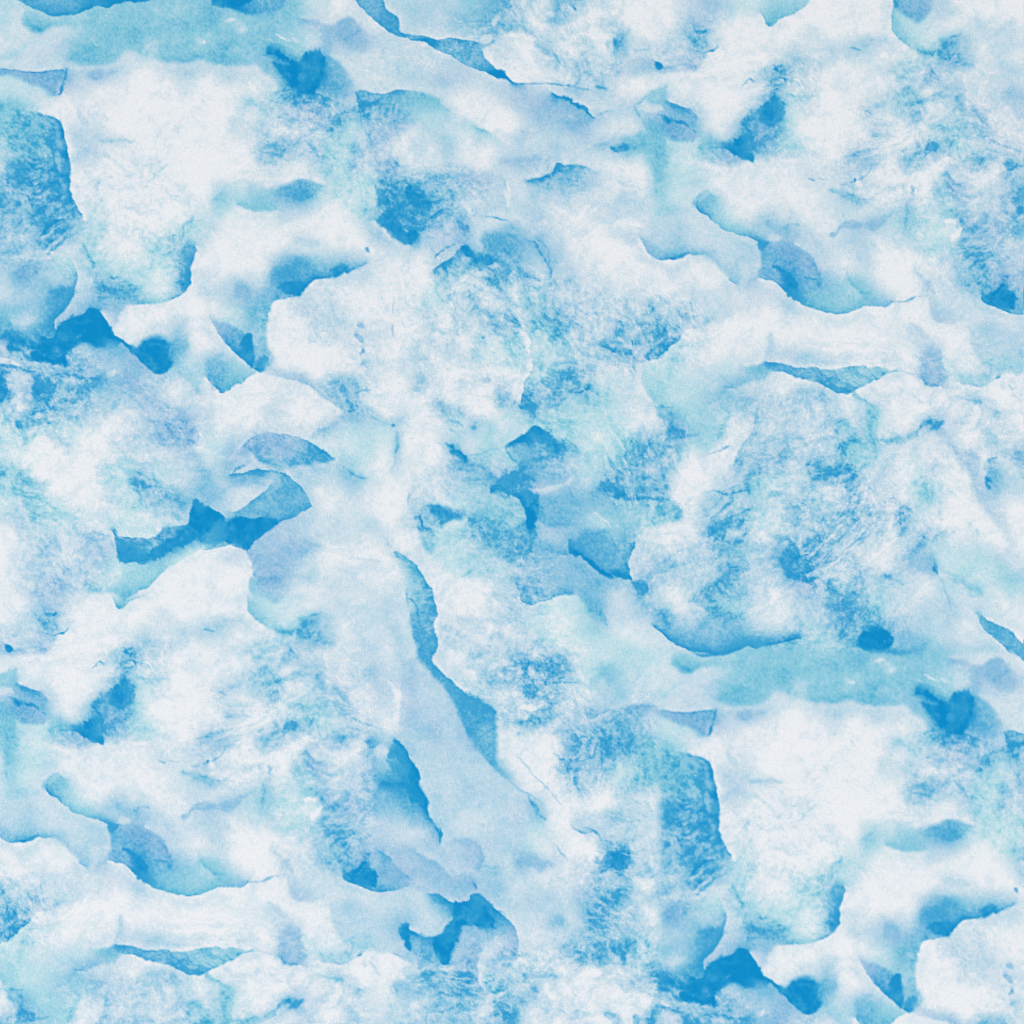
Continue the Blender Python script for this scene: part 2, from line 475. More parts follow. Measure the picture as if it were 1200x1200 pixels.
L70,1000 110,1030;3n;20;.5
B170,1150 200,1160 210,1200 170,1200;4n;12;.7
B0,0 190,0 180,50 90,110 0,130;6n;20;.8
B0,150 50,145 40,210 0,240;9n;10
B260,90 340,100 350,170 280,150;5l;20;.6
L1120,620 1160,600 1180,690;4n;25;.5
@720,240
1n 1n 2a 1n 1n 5a 1m 1n 1n 1n 1n 0n
2n 1n 2n 2n 2n 3n 3a 3a 4n 5n 3n 1n
0n 3l 3n 2n 3n 2n 2n 2n 5n 5l 4l 2l
0n 0n 4n 1n 1n 3n 2n 2n 5n 6n 5l 4l
0n 1n 1n 1n 0n 0n 2n 2n 4n 5n 7n 5n
1n 1n 1n 1n 1n 1n 1n 1n 2l 3n 5n 4a
1n 3n 2n 2n 4n 1n 1n 1n 1n 1n 1n 0n
2n 3n 5n 4n 3l 0n 0n 0n 0n 0n 0n 0n
4n 3n 5n 3n 1m 0n 0n 0n 0n 1n 1n 1n
1n 4l 2m 2m 1n 1n 1m 1n 4a 5n 4n 5a
2m 1n 3m 2m 2m 2a 3n 4n 3n 1n 1n 2n
1n 0n 4m 2m 2m 4n 2a 2n 1n 1n 1n 1n
C485,0 500,45 580,95 640,150 720,180 790,200 845,225;6n 6n 4a 4a 4a 5n 6n;1n 1n 1n 1n 2n
C845,225 875,310 860,400 800,455 760,470;7n 5n 5n 3l 2l;2n
C860,430 900,450 970,470 1050,540 1120,590 1200,620;5n 5n 7n 8n 5a 5a;0n 1n 0n
B900,240 1060,260 1130,340 1000,340 920,300;5l;25;.6
B850,225 910,220 890,280 880,300;8n;10;.8
B930,370 990,380 1060,430 1080,520 1045,540 990,480 960,410;8n;10;.9
B860,400 960,390 1000,460 920,455;4l;8;.8
C1060,240 1130,270 1180,330 1200,380;1n 1n 2l;4l 4l 5l;3
L1120,415 1160,430 1200,435;7n;14;.7
L900,110 1000,140 1080,125;5n;40;.6
B910,170 970,165 985,190 920,210;1n;10;.9
C150,200 200,290 260,335 320,325 380,300 450,285 540,285;3l 4l 4n 6n 5n 4n 3n;0n 0n 1n 0n 0n 0n 1n
L320,325 360,310 430,288 530,285;7n;12;.8
L325,325 355,315;9n;12
C540,285 600,350 660,420 710,465;3n 3n 2n 4n;1n 0n 0n 0n
L690,455 715,465;6n;14;.7
C400,740 500,720 620,670 720,650;3l 2l 1n 1n;0n;4
B170,740 300,690 330,800 300,860 180,900;5n;25;.7
C160,925 240,900 320,850 400,770;4l 5n 5n 3l;1m 1m 1m 0n
B380,650 450,640 450,720 390,760;4l;20;.7
L150,690 180,700;6n;18;.7
L170,740 200,745;6n;14;.6
L250,710 270,800;6n;25;.5
L40,700 100,780 130,860;5n;12;.6
L80,700 130,780;4n;10;.5
B0,760 40,770 40,850 0,870;5n;15;.7
C165,930 180,1050 230,1160;2m 3m 4m;0n;4
C905,760 880,900;2n;0n;4
C890,925 1000,945 1100,960 1205,966;1n;7n 5n 5n 5n
C930,975 1000,990 1100,1020 1205,1057;5n 5n 5n 6n;1n 0n 0n 1n
C770,950 850,945 890,925;0n;3a 4a 5n;4
C930,975 900,1020 820,1050 680,1080;1n 1n 1n 2n;4a 4a 4n 4n
L660,1070 720,1080;7l;10;.6
B500,1120 600,1100 620,1150 540,1160;4a;25;.6
L240,1190 350,1195;6a;18;.7
@960,240
1n 1n 1n 1n 2a 4a 2a 1m 2n 2n 3l 4n
0n 2n 3l 3n 2a 3a 1m 1m 4n 4l 4l 5n
1n 1n 2n 0n 1n 1n 1m 3a 5n 5n 4n 4n
1n 0n 2n 0n 0n 0n 0n 1n 5n 4n 3l 3l
4n 2a 3a 1n 0n 0n 0n 1n 4n 5n 4l 4l
4a 4a 5a 4a 1n 0n 1n 1n 2n 5n 8n 6n
2n 1n 1n 0n 0n 0n 1n 2n 1n 2n 1n 2n
0n 0n 0n 0n 0n 2n 0n 0n 1n 2n 2n 2n
0n 0n 0n 0n 0n 0n 3l 0n 0n 2n 2n 2n
3n 3n 3a 3a 1n 0n 4l 1n 1m 1n 3a 3a
5n 5a 3a 1n 0n 0n 3l 4l 2a 2a 1n 1n
1n 2a 3a 0n 0n 0n 0n 0n 1n 1n 0n 1n
C0,620 100,635 200,630 290,600 400,590 430,575;5a 5a 5a 5a 4n 4n;0n
L430,575 530,560 630,535;6n;9;.7
C170,440 210,500 260,570;4a 5a 5a;3a 3a 4a;3
B0,390 30,400 25,460 0,470;6n;10
L80,190 140,130 230,125 330,115 420,70;4l;45;.6
B440,50 550,30 580,120 450,150;3a;30;.4
L515,0 510,200;5n;14;.7
B510,20 520,80 510,110 495,90;8n;8;.8
L740,95 790,90 815,140 780,200;0n;35;.9
C800,30 840,80 870,130;3l;5n 6n 5n;6
B830,80 870,110 840,130;6n;14;.6
B820,250 920,220 920,380 860,440 820,420;5n;30;.5
C950,550 1020,595 1080,620 1140,640 1205,640;6n 8n 7n 5n 5n;2n 1n 1n 2n
B960,555 1010,510 1060,480 1110,500 1160,550 1140,600 1080,600 1020,590;9n;8
L1050,600 1110,630;9n;10;.8
C1010,430 1070,405 1150,410;3l;4l 5l 4l;4
C650,560 655,640 690,690 750,700 820,690;2n 2l 3l 2l 1n;0n;4
L590,380 610,440 680,530;3l;30;.5
L530,700 580,730 640,780;2l;30;.5
B600,920 640,850 690,840 720,920 755,1030 700,1060 600,1010;4l;12;.8
C720,900 740,970 760,1030;1m 1m 2a;3l 4l 5l
C600,1010 660,1055 730,1080;4l 4l 3l;0n
L600,1010 660,1055 730,1080;6l;8;.6
C755,1030 850,1045 930,1055 1000,1040 1070,1000;2a 3a 3a 3a 3a;0n
L760,1030 930,1055 1060,1015;5n;10;.7
L1050,1020 1070,990;7n;16;.8
C890,740 910,850 960,940 1040,980 1205,985;2n 2n 3a 3a 3a;0n 0n 1n 1n 0n
C0,970 100,960 180,945 280,950 380,965 470,985;0n;5n 4a 4a 4a 3a 2a
C0,1055 70,1095 140,1120 190,1105 300,1040 400,1000 470,985;6n 6n 6n 4a 4a 3a;1n 1n 0n 0n 0n 0n
L480,985 590,1000 660,1050;3n;8;.5
L200,1110 250,1150 290,1200;4a;30;.8
L0,1100 60,1150;5n;10;.5
L850,1145 960,1170;5a;18;.7
L780,1120 850,1145;3n;10;.5
L1100,1045 1140,1070;4n;12;.5
L1170,880 1200,880;4n;40;.5
B1160,20 1200,0 1200,50;7n;15
L1000,310 1120,290;2n;30;.5
L1060,270 1190,250;2n;14;.5
L1100,230 1200,200;2n;12;.5
@0,480
4a 6n 5n 5n 2n 1n 0n 1n 3l 4l 4l 2l
3m 3a 3a 3m 1m 0n 0n 1n 2n 4l 4l 3l
2a 1m 0n 1n 0n 0n 1n 2n 1n 2l 3l 2l
4a 1m 0n 0n 0n 0n 1m 2m 2n 2m 1n 1n
4m 4a 3a 0n 0n 0n 1m 2m 4n 4n 3n 3n
2m 4a 3m 1m 1n 1n 1n 2m 3n 3n 5n 7n
0n 2n 4a 2m 1m 0n 1m 1m 1m 1n 3n 9n
0n 1n 2n 2n 1n 2n 3n 3m 2m 4n 8n 9n
0n 0n 2n 2n 2n 4l 3l 8n 7n 8n 8n 6n
0n 1n 1n 3n 4n 1n 1m 3m 4m 3a 1n 0n
0n 1n 3l 3l 2n 2n 3m 4a 2a 0n 0n 0n
0n 1n 5n 3n 0n 0n 0n 2a 0n 0n 0n 0n
C725,1120 800,1080 880,1030 960,950 1060,890 1130,840 1205,798;5a 4a 4m 4m 2m 2m 3a;0n
C400,1110 500,1070 600,1075 680,1080 725,1125;1n 1n 3a 4a 5a;0n
B700,790 780,790 860,840 960,780 1100,690 1200,740 1200,770 1060,800 1000,850 860,880 710,880;8n;12;.9
C670,710 690,790 705,880;6n 8n 8n;1n 2l 1m
C705,880 780,885 860,880;9n;3m
C700,730 800,750 900,740 960,700 1060,680 1110,670;1m 1m 1m 2m 3n;5n 5l 5l 6n 7n
B960,700 1050,690 1000,740 950,740;5l;12;.7
C1145,535 1125,600 1110,660;9n;4n 3n 3n
C1145,535 1205,578;3n;9n
B1145,545 1200,580 1200,740 1120,660;9n;8
B860,880 960,850 950,920 880,920;4n;25;.5
C760,390 850,440 900,455 930,500;2n 3n 4n 3n;5n 6n 7n 5n;8
B800,420 920,440 930,490 840,480;6n;20;.6
B940,440 1100,470 1130,570 1000,540;4n;40;.6
B850,100 1000,60 1130,130 1100,220 950,200;5l;45;.5
L1090,170 1130,190;6l;40;.5
B60,20 160,20 130,80 80,80;6n;20;.7
L180,0 330,40 450,50;6n;35;.5
C150,220 230,160 320,180 400,230;3a 3a 3n 2n;0n;8
B0,150 60,150 60,220 0,220;3a;30;.6
B100,420 200,390 250,480 220,620 190,640 130,540;4a;25;.6
C130,540 160,600 200,660;4a;1n;5
L270,560 370,640 400,660;4a;12;.6
L250,450 270,400;4n;10;.6
L270,530 280,500;4n;10;.5
L670,200 710,240;4n;14;.5
L680,330 720,350;4n;14;.6
L620,310 660,400;3a;14;.5
L790,530 795,610;4a;10;.6
L740,560 760,530;4a;10;.5
L880,560 900,550;4a;20;.5
L500,750 560,740 640,740;4l;16;.5
L500,840 540,780 610,770;4l;30;.6
L550,820 640,860 690,880;3l;10;.5
B620,790 700,800 700,870 630,840;4l;25;.6
L200,820 300,850 380,870;3n;10;.5
L180,860 270,900;2n;10;.5
L320,770 350,770;3n;10;.5
L230,720 330,770;3n;10;.4
B330,910 400,900 480,950 440,1000 380,960;4n;20;.6
B170,1000 380,980 370,1080 200,1080;3l;40;.5
L200,1100 260,1100;5n;14;.6
L200,1160 280,1170 350,1160;7n;20;.8
L480,1020 510,1015;5a;25;.6
L560,880 640,920;3a;16;.5
C715,890 715,980;3m;1m;4
@240,480
3n 1n 0n 1n 1n 1n 0n 1n 4n 3n 1n 2n
1m 1n 2l 4l 4l 3l 3n 1n 1m 2m 1m 2n
1m 2l 4l 4l 4l 5n 6n 3n 1m 2m 1m 3n
3n 4l 3n 4n 5n 3n 3n 2n 4n 1m 0n 1n
4n 3n 2n 2n 5n 5n 2n 2n 3n 3n 0n 0n
3n 2n 2n 4n 4n 6n 1n 0n 1n 0n 0n 0n
9n 4n 7n 7n 6n 4n 2n 1n 1n 1n 0n 1n
7n 7n 9n 6n 3l 2l 2n 1n 1n 1n 0n 0n
1m 2l 5n 4l 3l 4l 2n 1n 0n 0n 1n 3n
0n 0n 1n 4l 4l 1n 2n 1n 1n 1n 0n 0n
0n 0n 2a 4l 3l 1n 0n 1n 1n 1n 1n 1n
1n 2n 1n 2m 1m 2m 2n 2n 1n 1n 1n 2n
C210,240 270,170 350,145 480,148 560,165 640,200 720,250 770,295;1n 1n 1n 1n 1n 1m 1m 1m;4l 4l 3l 4l 4l 6n 7n 7n
C290,260 330,300 400,340 460,345 540,320 620,320 700,315 770,295;5n 5n 4n 4n 5n 5n 6n 7n;1n 1n 3n 3n 2n 2n 2n 2l
B295,230 325,260 330,300 295,270;6n;10;.6
B590,190 640,190 760,290 690,315 610,240;6n;20;.6
L610,210 620,240;7n;20;.6
C160,380 230,370 310,355 400,370 480,385 550,430 590,500 620,570;2n 1n 1n 2n 1n 2n 2n 2n;6n 5n 6n 5n 5n 5n 5n 5n
L165,385 230,330;7n;25;.6
L240,370 330,360;6n;14;.6
C620,580 540,625 470,660 390,710 300,765 250,820;2n 2l 3l 3l 3l 4l;6n 6n 7n 9n 9n 9n
C160,600 260,560 350,490 400,430;2n 1n 1n 3n;5n
C400,500 440,550 450,620 430,660;5n;4n 4n 4n 5n;3
C160,640 210,620 270,640 350,635 400,650 430,670;4n 5n 5n 5n 5n;9n
B150,650 210,620 280,640 390,645 420,675 300,760 250,815 180,790 120,760;9n;10
C0,575 50,590 110,640;4n 3n 3n;9n
B0,585 60,600 110,640 80,690 0,700;9n;10
B60,690 120,650 130,760 50,780;7n;25;.7
B0,720 60,720 50,790 0,790;5n;25;.6
C0,820 70,805 140,795 200,810 250,825;4m 4a 4n 5n 7n;0n 0n 0n 1l 2l
C250,830 270,890 290,960 275,1050 300,1120 310,1170;4l 4l 3l 4a 3a 3m;2l 0n 0n 0n 0n 1n
L275,885 295,970;6n;18;.7
L285,960 295,985;8n;12;.6
L280,1000 285,1090;4a;30;.6
B300,770 600,640 680,770 560,860 500,920 460,980 330,990 280,880;3l;60;.6
C330,985 420,985 500,985;3l 4l 3l;5l 5l 3l;4
B350,985 460,990 440,1060 380,1050;5l;25;.6
L520,820 680,790;4l;50;.4
L490,970 620,985;3n;20;.5
C630,150 720,100 790,50 850,20;0n 1n 1n 2n;3n;4
L640,140 700,100;5n;30;.5
L840,0 880,10;7n;20;.8
L920,20 1040,80 1110,100;4n;10;.6
L1095,100 1115,98;8n;12;.8
L1160,40 1130,130 1120,230 1110,290;4n;20;.6
L1120,200 1115,240;6n;20;.6
L1115,310 1105,360;4n;10;.5
B800,320 860,350 950,400 900,440 820,380;4n;25;.6
L820,340 830,350;7n;16;.6
L860,370 950,410;7l;10;.6
L870,395 890,380;6l;14;.6
B580,1190 620,1150 700,1140 650,1180 620,1200;5n;15;.7
L1050,720 1080,800;3n;10;.5
L1120,845 1200,890;5a;30;.8
L850,870 990,890 1040,920;2l;10;.5
B90,1160 240,1160 230,1200 100,1200;2l;25;.6
L1195,500 1195,570;5n;14;.6
L1195,1050 1195,1150;5a;14;.7
@480,480
0n 1n 3a 1n 0n 2m 4a 5n 4m 3m 2m 1m
0n 0n 2a 3n 2m 2m 6n 7n 3m 3m 1m 1m
0n 0n 5n 2n 2m 3m 4n 4n 6n 3n 1m 1m
0n 1n 4n 4n 4n 4l 6n 5n 5n 4n 2m 2n
1n 1n 2n 3a 5n 7n 7n 3l 2l 2n 2n 4n
1n 1n 2m 2a 3a 4a 6n 6n 5n 5n 5n 5n
3n 5n 5n 4a 4a 4a 5a 8n 5n 5n 5a 4a
3n 3n 2m 5n 5n 5n 6n 6n 5n 5n 5n 5a
0n 3m 2m 4a 5n 5n 5n 5n 4n 5n 6n 7n
3a 1n 1m 2a 3a 4a 4n 4n 4n 5n 5n 6n
5a 2a 0n 1n 1n 2n 5n 4n 4n 4n 5n 4n
4a 4n 0n 0n 1n 1n 4n 3n 1m 1m 3n 3n
C565,210 630,170 700,130 740,100 790,130;2m 2m 2m 3m 3m;7n 8n 8n 8n 6n
B565,215 640,170 700,130 745,100 790,150 890,220 880,245 780,195 680,195 590,215;8n;10;.9
C565,210 585,270 625,330;4a;2m 3m 3m
L570,210 590,280 630,330;7n;12;.7
B640,270 700,260 720,330 690,340 650,330;5n;10;.7
B625,330 680,330 690,370 730,410 660,440 620,490 570,480 540,430 520,430 540,400 640,380;7n;14;.9
L640,300 690,260 760,265 850,300 920,340;5n;10;.7
B720,280 780,275 770,310 730,310;7n;12;.8
B455,475 500,450 550,455 610,480 640,490 600,495 530,480 490,490 460,500;8n;8
C600,500 650,540 690,620 690,700;8n 9n 9n 8n;3n 4a 4a 5n
B750,520 920,480 930,660 760,650;5n;30;.6
B640,470 690,480 750,520 745,690 700,710 680,580 640,520;9n;10
L690,720 740,800;6n;40;.6
L680,715 720,730;7n;14;.6
L720,480 820,460 950,420;1n;32;.6
L820,290 900,330;2l;20;.6
C760,655 850,690 950,670;5n;3n 3l 4n;5
L925,450 955,520 945,580;6n;14;.5
B1100,430 1200,420 1200,500 1150,480;7n;20;.7
L790,130 820,110 850,180;5n;8;.6
L800,170 900,210 1000,260;5n;20;.5
L950,200 1010,270;5n;14;.5
L710,0 760,60;6n;10;.7
B240,290 330,290 420,340 500,440 440,420 300,350;5n;25;.7
B215,200 240,190 270,230 330,270 330,300 270,270 240,250;8n;8;.7
L220,195 260,235;9n;20;.8
L310,250 330,300;8n;14;.7
L330,270 420,250 520,240;5n;10;.6
L140,180 210,200;4n;6;.5
B190,0 250,60 260,130 220,110;4n;12;.6
B340,90 390,105 370,120 345,105;7n;8;.7
L250,120 270,130;5n;14;.6
B490,20 550,60 540,180 490,180;1n;15;.7
C115,565 180,565 260,580 330,605 390,650 430,690;2n 2m 2m 3a 4a 4a;6n 6n 5n 5n 5n 5n
B140,585 240,590 270,640 200,665 160,620;7n;14;.7
C200,680 260,660 330,650;6n 5n 4n;1m;5
L60,630 75,670 105,700;8n;18;.8
L25,645 60,635;6n;14;.7
C50,700 80,790 130,850 180,790 200,690;5n 3m 4a 3m 2m;0n 0n 0n 1m 2m
B350,680 500,690 700,720 720,800 560,830 430,790;6n;50;.5
B940,760 1030,710 1100,720 1180,720 1200,740 1200,960 1130,960 1040,900 950,840;6n;12;.8
C935,760 940,840 1000,860 1060,920 1110,960 1205,987;7n 8n 8n 8n 8n 8n;4n
B945,800 1000,850 1080,900 1130,940 1200,960 1200,985 1110,960 1040,900 960,850;9n;8;.9
B1050,640 1090,620 1170,690 1150,710 1080,690;2m;14;.6
L1090,620 1175,695;0n;8;.8
L890,850 930,885;1n;14;.7
C620,1030 650,1110 710,1145 790,1130 880,1095 970,1085;5n 5n 5n 4n 5n 6n;2n 1n 1n 1m 1m 2m
L770,1130 880,1095 970,1085;6n;10;.6
L930,1085 975,1090;7n;18;.6
C980,1090 1040,1140 1060,1200;5n;2m 3m 4m
B620,1010 770,1010 770,1090 720,1140 640,1110;5n;15;.6
C560,870 680,840 800,830 930,850;5n;4n;5
C0,875 50,920 95,990 130,1060 145,1130 175,1205;0n;4a 5a 5a 5n 5n 5n
L0,1105 40,1130 55,1200;6n;12;.7
L330,980 360,950;4n;10;.5
B300,900 380,890 350,940;3a;30;.5
@720,480
1m 1n 2n 6n 4m 4a 3a 1n 3n 2n 1n 2n
2m 3n 2n 6n 5n 3m 2m 0n 2n 2n 2n 3n
2m 6n 3n 5n 3m 1n 0n 0n 3n 3n 2n 3n
5n 5n 3n 1n 0n 1n 1n 4n 5n 3n 2n 4n
6n 5n 5n 1n 0n 2a 2n 5n 3m 2m 3n 2n
4a 4a 4a 0n 1n 2n 3n 3n 3n 2n 3n 1n
3a 2a 3m 1n 0n 5n 6n 4n 2m 2m 3n 4n
5n 2n 0n 1n 1n 4n 5n 2n 1n 2n 5n 6n
6n 2n 1n 1n 2n 3n 3n 4a 2n 4n 7n 5n
6n 4l 3n 2n 1n 3n 5n 3n 1n 2n 6n 5n
3n 5n 2n 1n 2n 5n 4n 2n 1n 1n 3l 3l
1n 3n 1n 0n 4n 5n 5a 3a 0n 1n 1n 1n
C0,520 100,525 200,520 280,515;6n 6n 5n 4n;4a
B0,440 50,460 60,510 0,520;8n;15;.8
L0,510 60,520 250,515;7n;14;.6
B50,300 130,180 230,170 210,310 110,300 30,340;5n;25;.7
B120,190 160,190 150,230;7n;20;.6
B250,10 320,20 380,100 400,160 340,190 310,150 330,80;6n;25;.7
B300,130 390,120 400,160 320,190;7n;14;.7
L380,155 460,145 510,130;6n;12;.6
B250,220 300,190 320,260 280,340;5n;20;.6
C830,0 810,100 770,190 730,260 690,320;3n 3n 3n 4n 4n;0n;3
C680,40 640,160 560,250;0n;4a 3a 2m;8
B830,0 850,60 820,90 810,40;4a;12;.6
C310,440 340,530 400,600 390,650;0n;4n 4a 4a 3a;6
C110,770 180,710 280,670 400,650;3m 3m 3m 3a;1n 0n 0n 0n;5
C120,720 120,800 90,900 95,1000;1n 1n 2n 2n;5n 6n 6n 7n
C0,965 50,990 95,1005;7n 8n 7n;4n 4n 2n
B0,940 60,960 90,1000 40,995 0,975;8n;10;.8
B105,1020 170,1010 200,1060 160,1100 120,1080;7n;14;.7
L190,1050 220,1100;5n;16;.5
L575,485 640,500 700,490 760,470 820,465;7n;14;.7
B730,440 800,430 820,465 750,470;6n;14;.7
L760,390 830,350 900,320;6n;20;.6
L870,310 960,280;5n;14;.5
L600,670 680,640 790,580;7n;10;.7
B530,680 600,660 640,700 620,770 560,750;6n;20;.7
L590,770 630,740;8n;25;.7
L640,760 670,730;8n;20;.7
L670,780 690,785;7n;16;.7
L700,770 760,770;6n;25;.7
B730,670 790,680 800,740 750,720;5n;20;.5
L600,740 630,760;2n;10;.6
L780,930 700,980 600,1040 500,1100;5n;60;.5
B680,950 740,910 760,940 700,980;6n;20;.6
B490,1080 560,1010 680,1000 640,1130 560,1200 470,1130;5n;40;.6
B980,840 1040,800 1090,860 1160,860 1150,960 1080,1000 990,960;7n;18;.8
L1060,860 1130,800 1200,720;6n;40;.7
L1010,770 1030,830;6n;25;.6
L960,820 1030,800;5n;30;.6
L870,900 970,850;4l;40;.5
L1000,1030 1100,1080;3l;40;.5
B1120,310 1200,320 1200,390 1140,350;6n;18;.7
L960,290 990,350;5n;20;.5
C920,480 1000,490 1080,520;1n;3n;5
L1040,540 1080,680;4n;40;.4
B190,900 340,910 260,950;4n;40;.5
C450,1130 500,1130 540,1170;5n;1n;5
@960,480
2n 2n 1n 3m 1n 0n 0n 1l 1n 0n 1n 0n
2n 4a 3a 4a 2n 2n 4n 2n 1n 1n 1n 1n
2n 4a 4m 3a 0n 1n 0n 1n 2n 2l 1n 3l
5n 6n 3a 1n 1n 1m 1n 0n 2l 1n 3n 3n
3n 4n 2n 2n 1n 2m 2m 1m 1n 3l 5n 1n
2n 2n 4n 1n 2l 2m 3m 1n 1n 2l 1n 1n
4n 3n 3n 1n 4n 2n 1n 0n 0n 1n 2l 1n
4n 2n 0n 1n 2n 1n 3n 1n 1n 0n 1n 1n
2n 2n 0n 0n 1n 4l 3n 2m 2m 2m 1n 1n
3n 3n 1n 2n 2n 3l 5l 2m 2m 2m 2m 1n
5n 4a 1n 2a 1n 0n 1n 3a 4a 2a 3m 3m
6n 7n 4n 1m 1n 1n 1n 2n 0n 1n 1n 1n
B280,0 310,0 320,50 360,80 340,160 350,190 260,260 230,290 180,300 150,280 200,200 280,150 270,80;4m;10;.8
C90,60 150,60 220,120 260,200;1n 1n 2n;3a 4a 4a;6
L340,185 430,180 530,155 600,110;4a;22;.8
L560,130 640,70 670,80;6n;20;.7
L660,120 690,90 730,75;7n;20;.7
L640,70 660,65;8n;14;.6
C680,140 780,240 860,350 910,480 970,590 1080,720;1n 2l 3l 3l 2l 1n;0n
L790,255 810,265;4n;20;.6
B680,130 740,130 790,200 760,230;2l;15;.6
B820,270 940,290 920,400 860,340;2l;25;.6
B1000,300 1040,300 1050,400 990,450 970,400;5n;18;.7
L1020,290 1050,300;6n;12;.6
L985,420 1005,410;9n;20;.8
L1020,400 1015,420;8n;16;.7
L990,460 1005,455;8n;14;.7
L910,410 940,360;3l;14;.6
B1130,260 1200,240 1200,320 1150,310;4l;25;.7
L1160,390 1200,400;4n;25;.5
B0,340 80,335 160,330 200,380 130,400 60,380 0,380;7n;14;.8
L150,340 220,410;6l;12;.6
B100,390 140,400 130,450;5n;20;.6
B90,100 150,80 140,330 90,320;5n;40;.5
L300,440 290,490;5n;20;.7
L260,480 245,570;5n;22;.7
L290,520 265,650;4n;18;.6
L170,490 200,500;4n;20;.5
L350,570 340,630;3n;16;.5
C450,510 500,550 545,580;1n;4l 4l 5n;4
B500,570 540,580 480,660 450,690 440,640;5n;18;.6
L480,630 500,620;7n;18;.6
L180,640 100,680 0,760;5n;30;.6
L200,690 100,760 0,830;4n;20;.5
L240,720 60,830;3n;12;.5
L90,880 20,920;5n;25;.6
L0,800 20,790;7n;20;.6
L180,780 60,890;3n;10;.5
L160,640 40,740;2n;8;.5
B520,430 640,420 700,500 640,560 580,500;3m;30;.6
L570,430 630,370 690,330;4a;16;.6
L600,440 650,430;5a;16;.5
L670,500 690,500;5n;18;.6
B550,330 610,320 600,350;3a;14;.6
B600,860 650,820 690,890 700,960 640,950 560,930;4l;20;.7
L540,850 590,800 630,740;5l;30;.6
L655,840 690,900 700,960;6l;16;.7
L680,920 700,955;8l;18;.8
L700,960 740,1070 775,1170;5l;8;.6
L550,870 600,840;5n;20;.5
L660,800 690,750 740,710;4n;14;.6
L780,740 800,700;3n;16;.5
L920,700 930,740;3a;14;.5
C700,950 800,990 880,1050 950,1090;2a 3a 4a 4a;0n 1n 0n 0n
B720,960 850,1010 950,1080 900,1095 800,1030;4a;14;.8
B740,830 830,790 950,830 900,930 760,920;2m;40;.6
B1060,1020 1150,980 1200,1000 1200,1090 1080,1080;3m;40;.6
L390,970 430,980;6n;18;.7
L300,970 400,975;4n;10;.6
L440,980 490,1030;4a;20;.6
L310,1020 420,1040;3n;12;.5
B90,1080 200,1060 250,1130 240,1200 60,1200;7n;50;.6
L110,1100 130,1090;8n;25;.5
B900,1180 980,1190 1000,1200 900,1200;4a;12;.7
L1010,30 1070,30;5n;12;.6
L930,70 1030,150 1120,240;3a;14;.5
L810,80 880,30;3n;12;.5
@240,720
1n 1n 1n 1n 1n 1n 1n 1n 1n 1n 2n 1n
1n 1n 1n 1n 1n 1n 1n 1n 1n 2n 1n 2n
1n 1n 1n 1n 1n 1n 1n 1n 1n 2l 1n 3n
1n 1n 1n 1n 1n 1n 1n 1n 1n 2l 3l 3n
1n 1n 1n 1n 1n 1n 1n 1n 1n 2l 2l 3l
1n 1n 1n 1n 1n 1n 1n 1n 1n 1n 2n 3l
1n 1n 1n 1n 1n 1n 1n 1n 1n 1n 1n 3l
1n 1n 1n 1n 1n 1n 1n 1n 1n 4n 2n 6n
1n 1n 1n 1n 1n 1n 1n 1n 1n 4l 5n 7n
1n 1n 1n 1n 1n 1n 1n 1n 1n 4n 6n 7n
1n 1n 1n 1n 1n 1n 1n 1n 1n 4n 6n 8n
1n 1n 1n 1n 1n 1n 1n 1n 1n 4n 5n 5n
C1115,715 1160,760 1205,835;2l 3l 3l;8n 8n 9n
B1100,740 1120,720 1200,830 1200,980 1100,940 1080,820;7n;20;.8
C1035,990 1100,985 1205,995;6n 6n 7n;8n;4
L1040,200 1070,250 1100,330;1n;30;.6
L1080,380 1120,460 1140,560 1130,640 1110,700;0n;34;.6
B1000,640 1120,620 1120,700 1050,660;0n;15;.8
B1000,790 1040,760 1080,760 1060,830 1010,820;0n;12;.9
B960,700 1030,720 1000,770;5n;14;.7
@480,720
4n 4n 0n 0n 0n 1n 2n 2m 2m 2m 4a 3n
5n 5n 1n 1n 1n 1n 2n 2n 2m 2m 3m 1m
3l 4n 1n 2n 2n 2n 4n 5n 3n 1n 1m 1m
3l 5n 3n 0n 1n 3n 5n 6n 5n 1n 2m 3a
2l 3n 5n 3n 1n 2n 4n 6n 4n 2a 1n 1n
3l 2l 4n 6n 5n 0n 2n 3n 4n 2n 2n 4n
4l 4l 3n 6n 5n 1n 4n 4n 2n 1n 3n 4n
3n 3l 3l 5n 5n 0n 0n 0n 1n 4n 4n 5n
5n 2n 2n 4n 5n 0n 0n 0n 0n 4n 6n 6n
7n 2n 2n 2n 4n 1n 0n 0n 1n 4n 4n 4n
8n 2n 2n 3n 3n 2n 0n 0n 0n 1n 2n 1n
6n 3n 2n 1n 2n 2n 2l 3n 0n 0n 0n 1n
C5,-5 20,110 45,190 50,245 120,330 210,430 290,560 330,670 390,770 460,850 530,930 570,965 640,1020 740,1080;5n 6n 6n 6n 5n 5n 6n 6n 6n 5n 6n 4n 1n 0n;1n 1n 1n 1n 3l 2n 3l 3l 3l 3n 2n 2n 2n 2n
C165,-5 140,70 165,160 150,220 130,265 210,345 280,410 360,480;0n 0n 1n 1n 0n 1n 0n 1n;5n 5n 6n 6n 6n 6n 6n 7n
C360,480 440,520 490,560 520,640 525,760 530,850;1n 1n 1n 0n 0n 0n;7n 6n 6n 5n 5n 5n;8
B300,450 420,500 500,580 510,640 440,600 350,560 310,500;7n;25;.6
L560,960 640,1020 740,1080 800,1120;5n;8;.6
L700,1070 750,1160 790,1200;6n;18;.7
C0,265 45,250;1n;3l
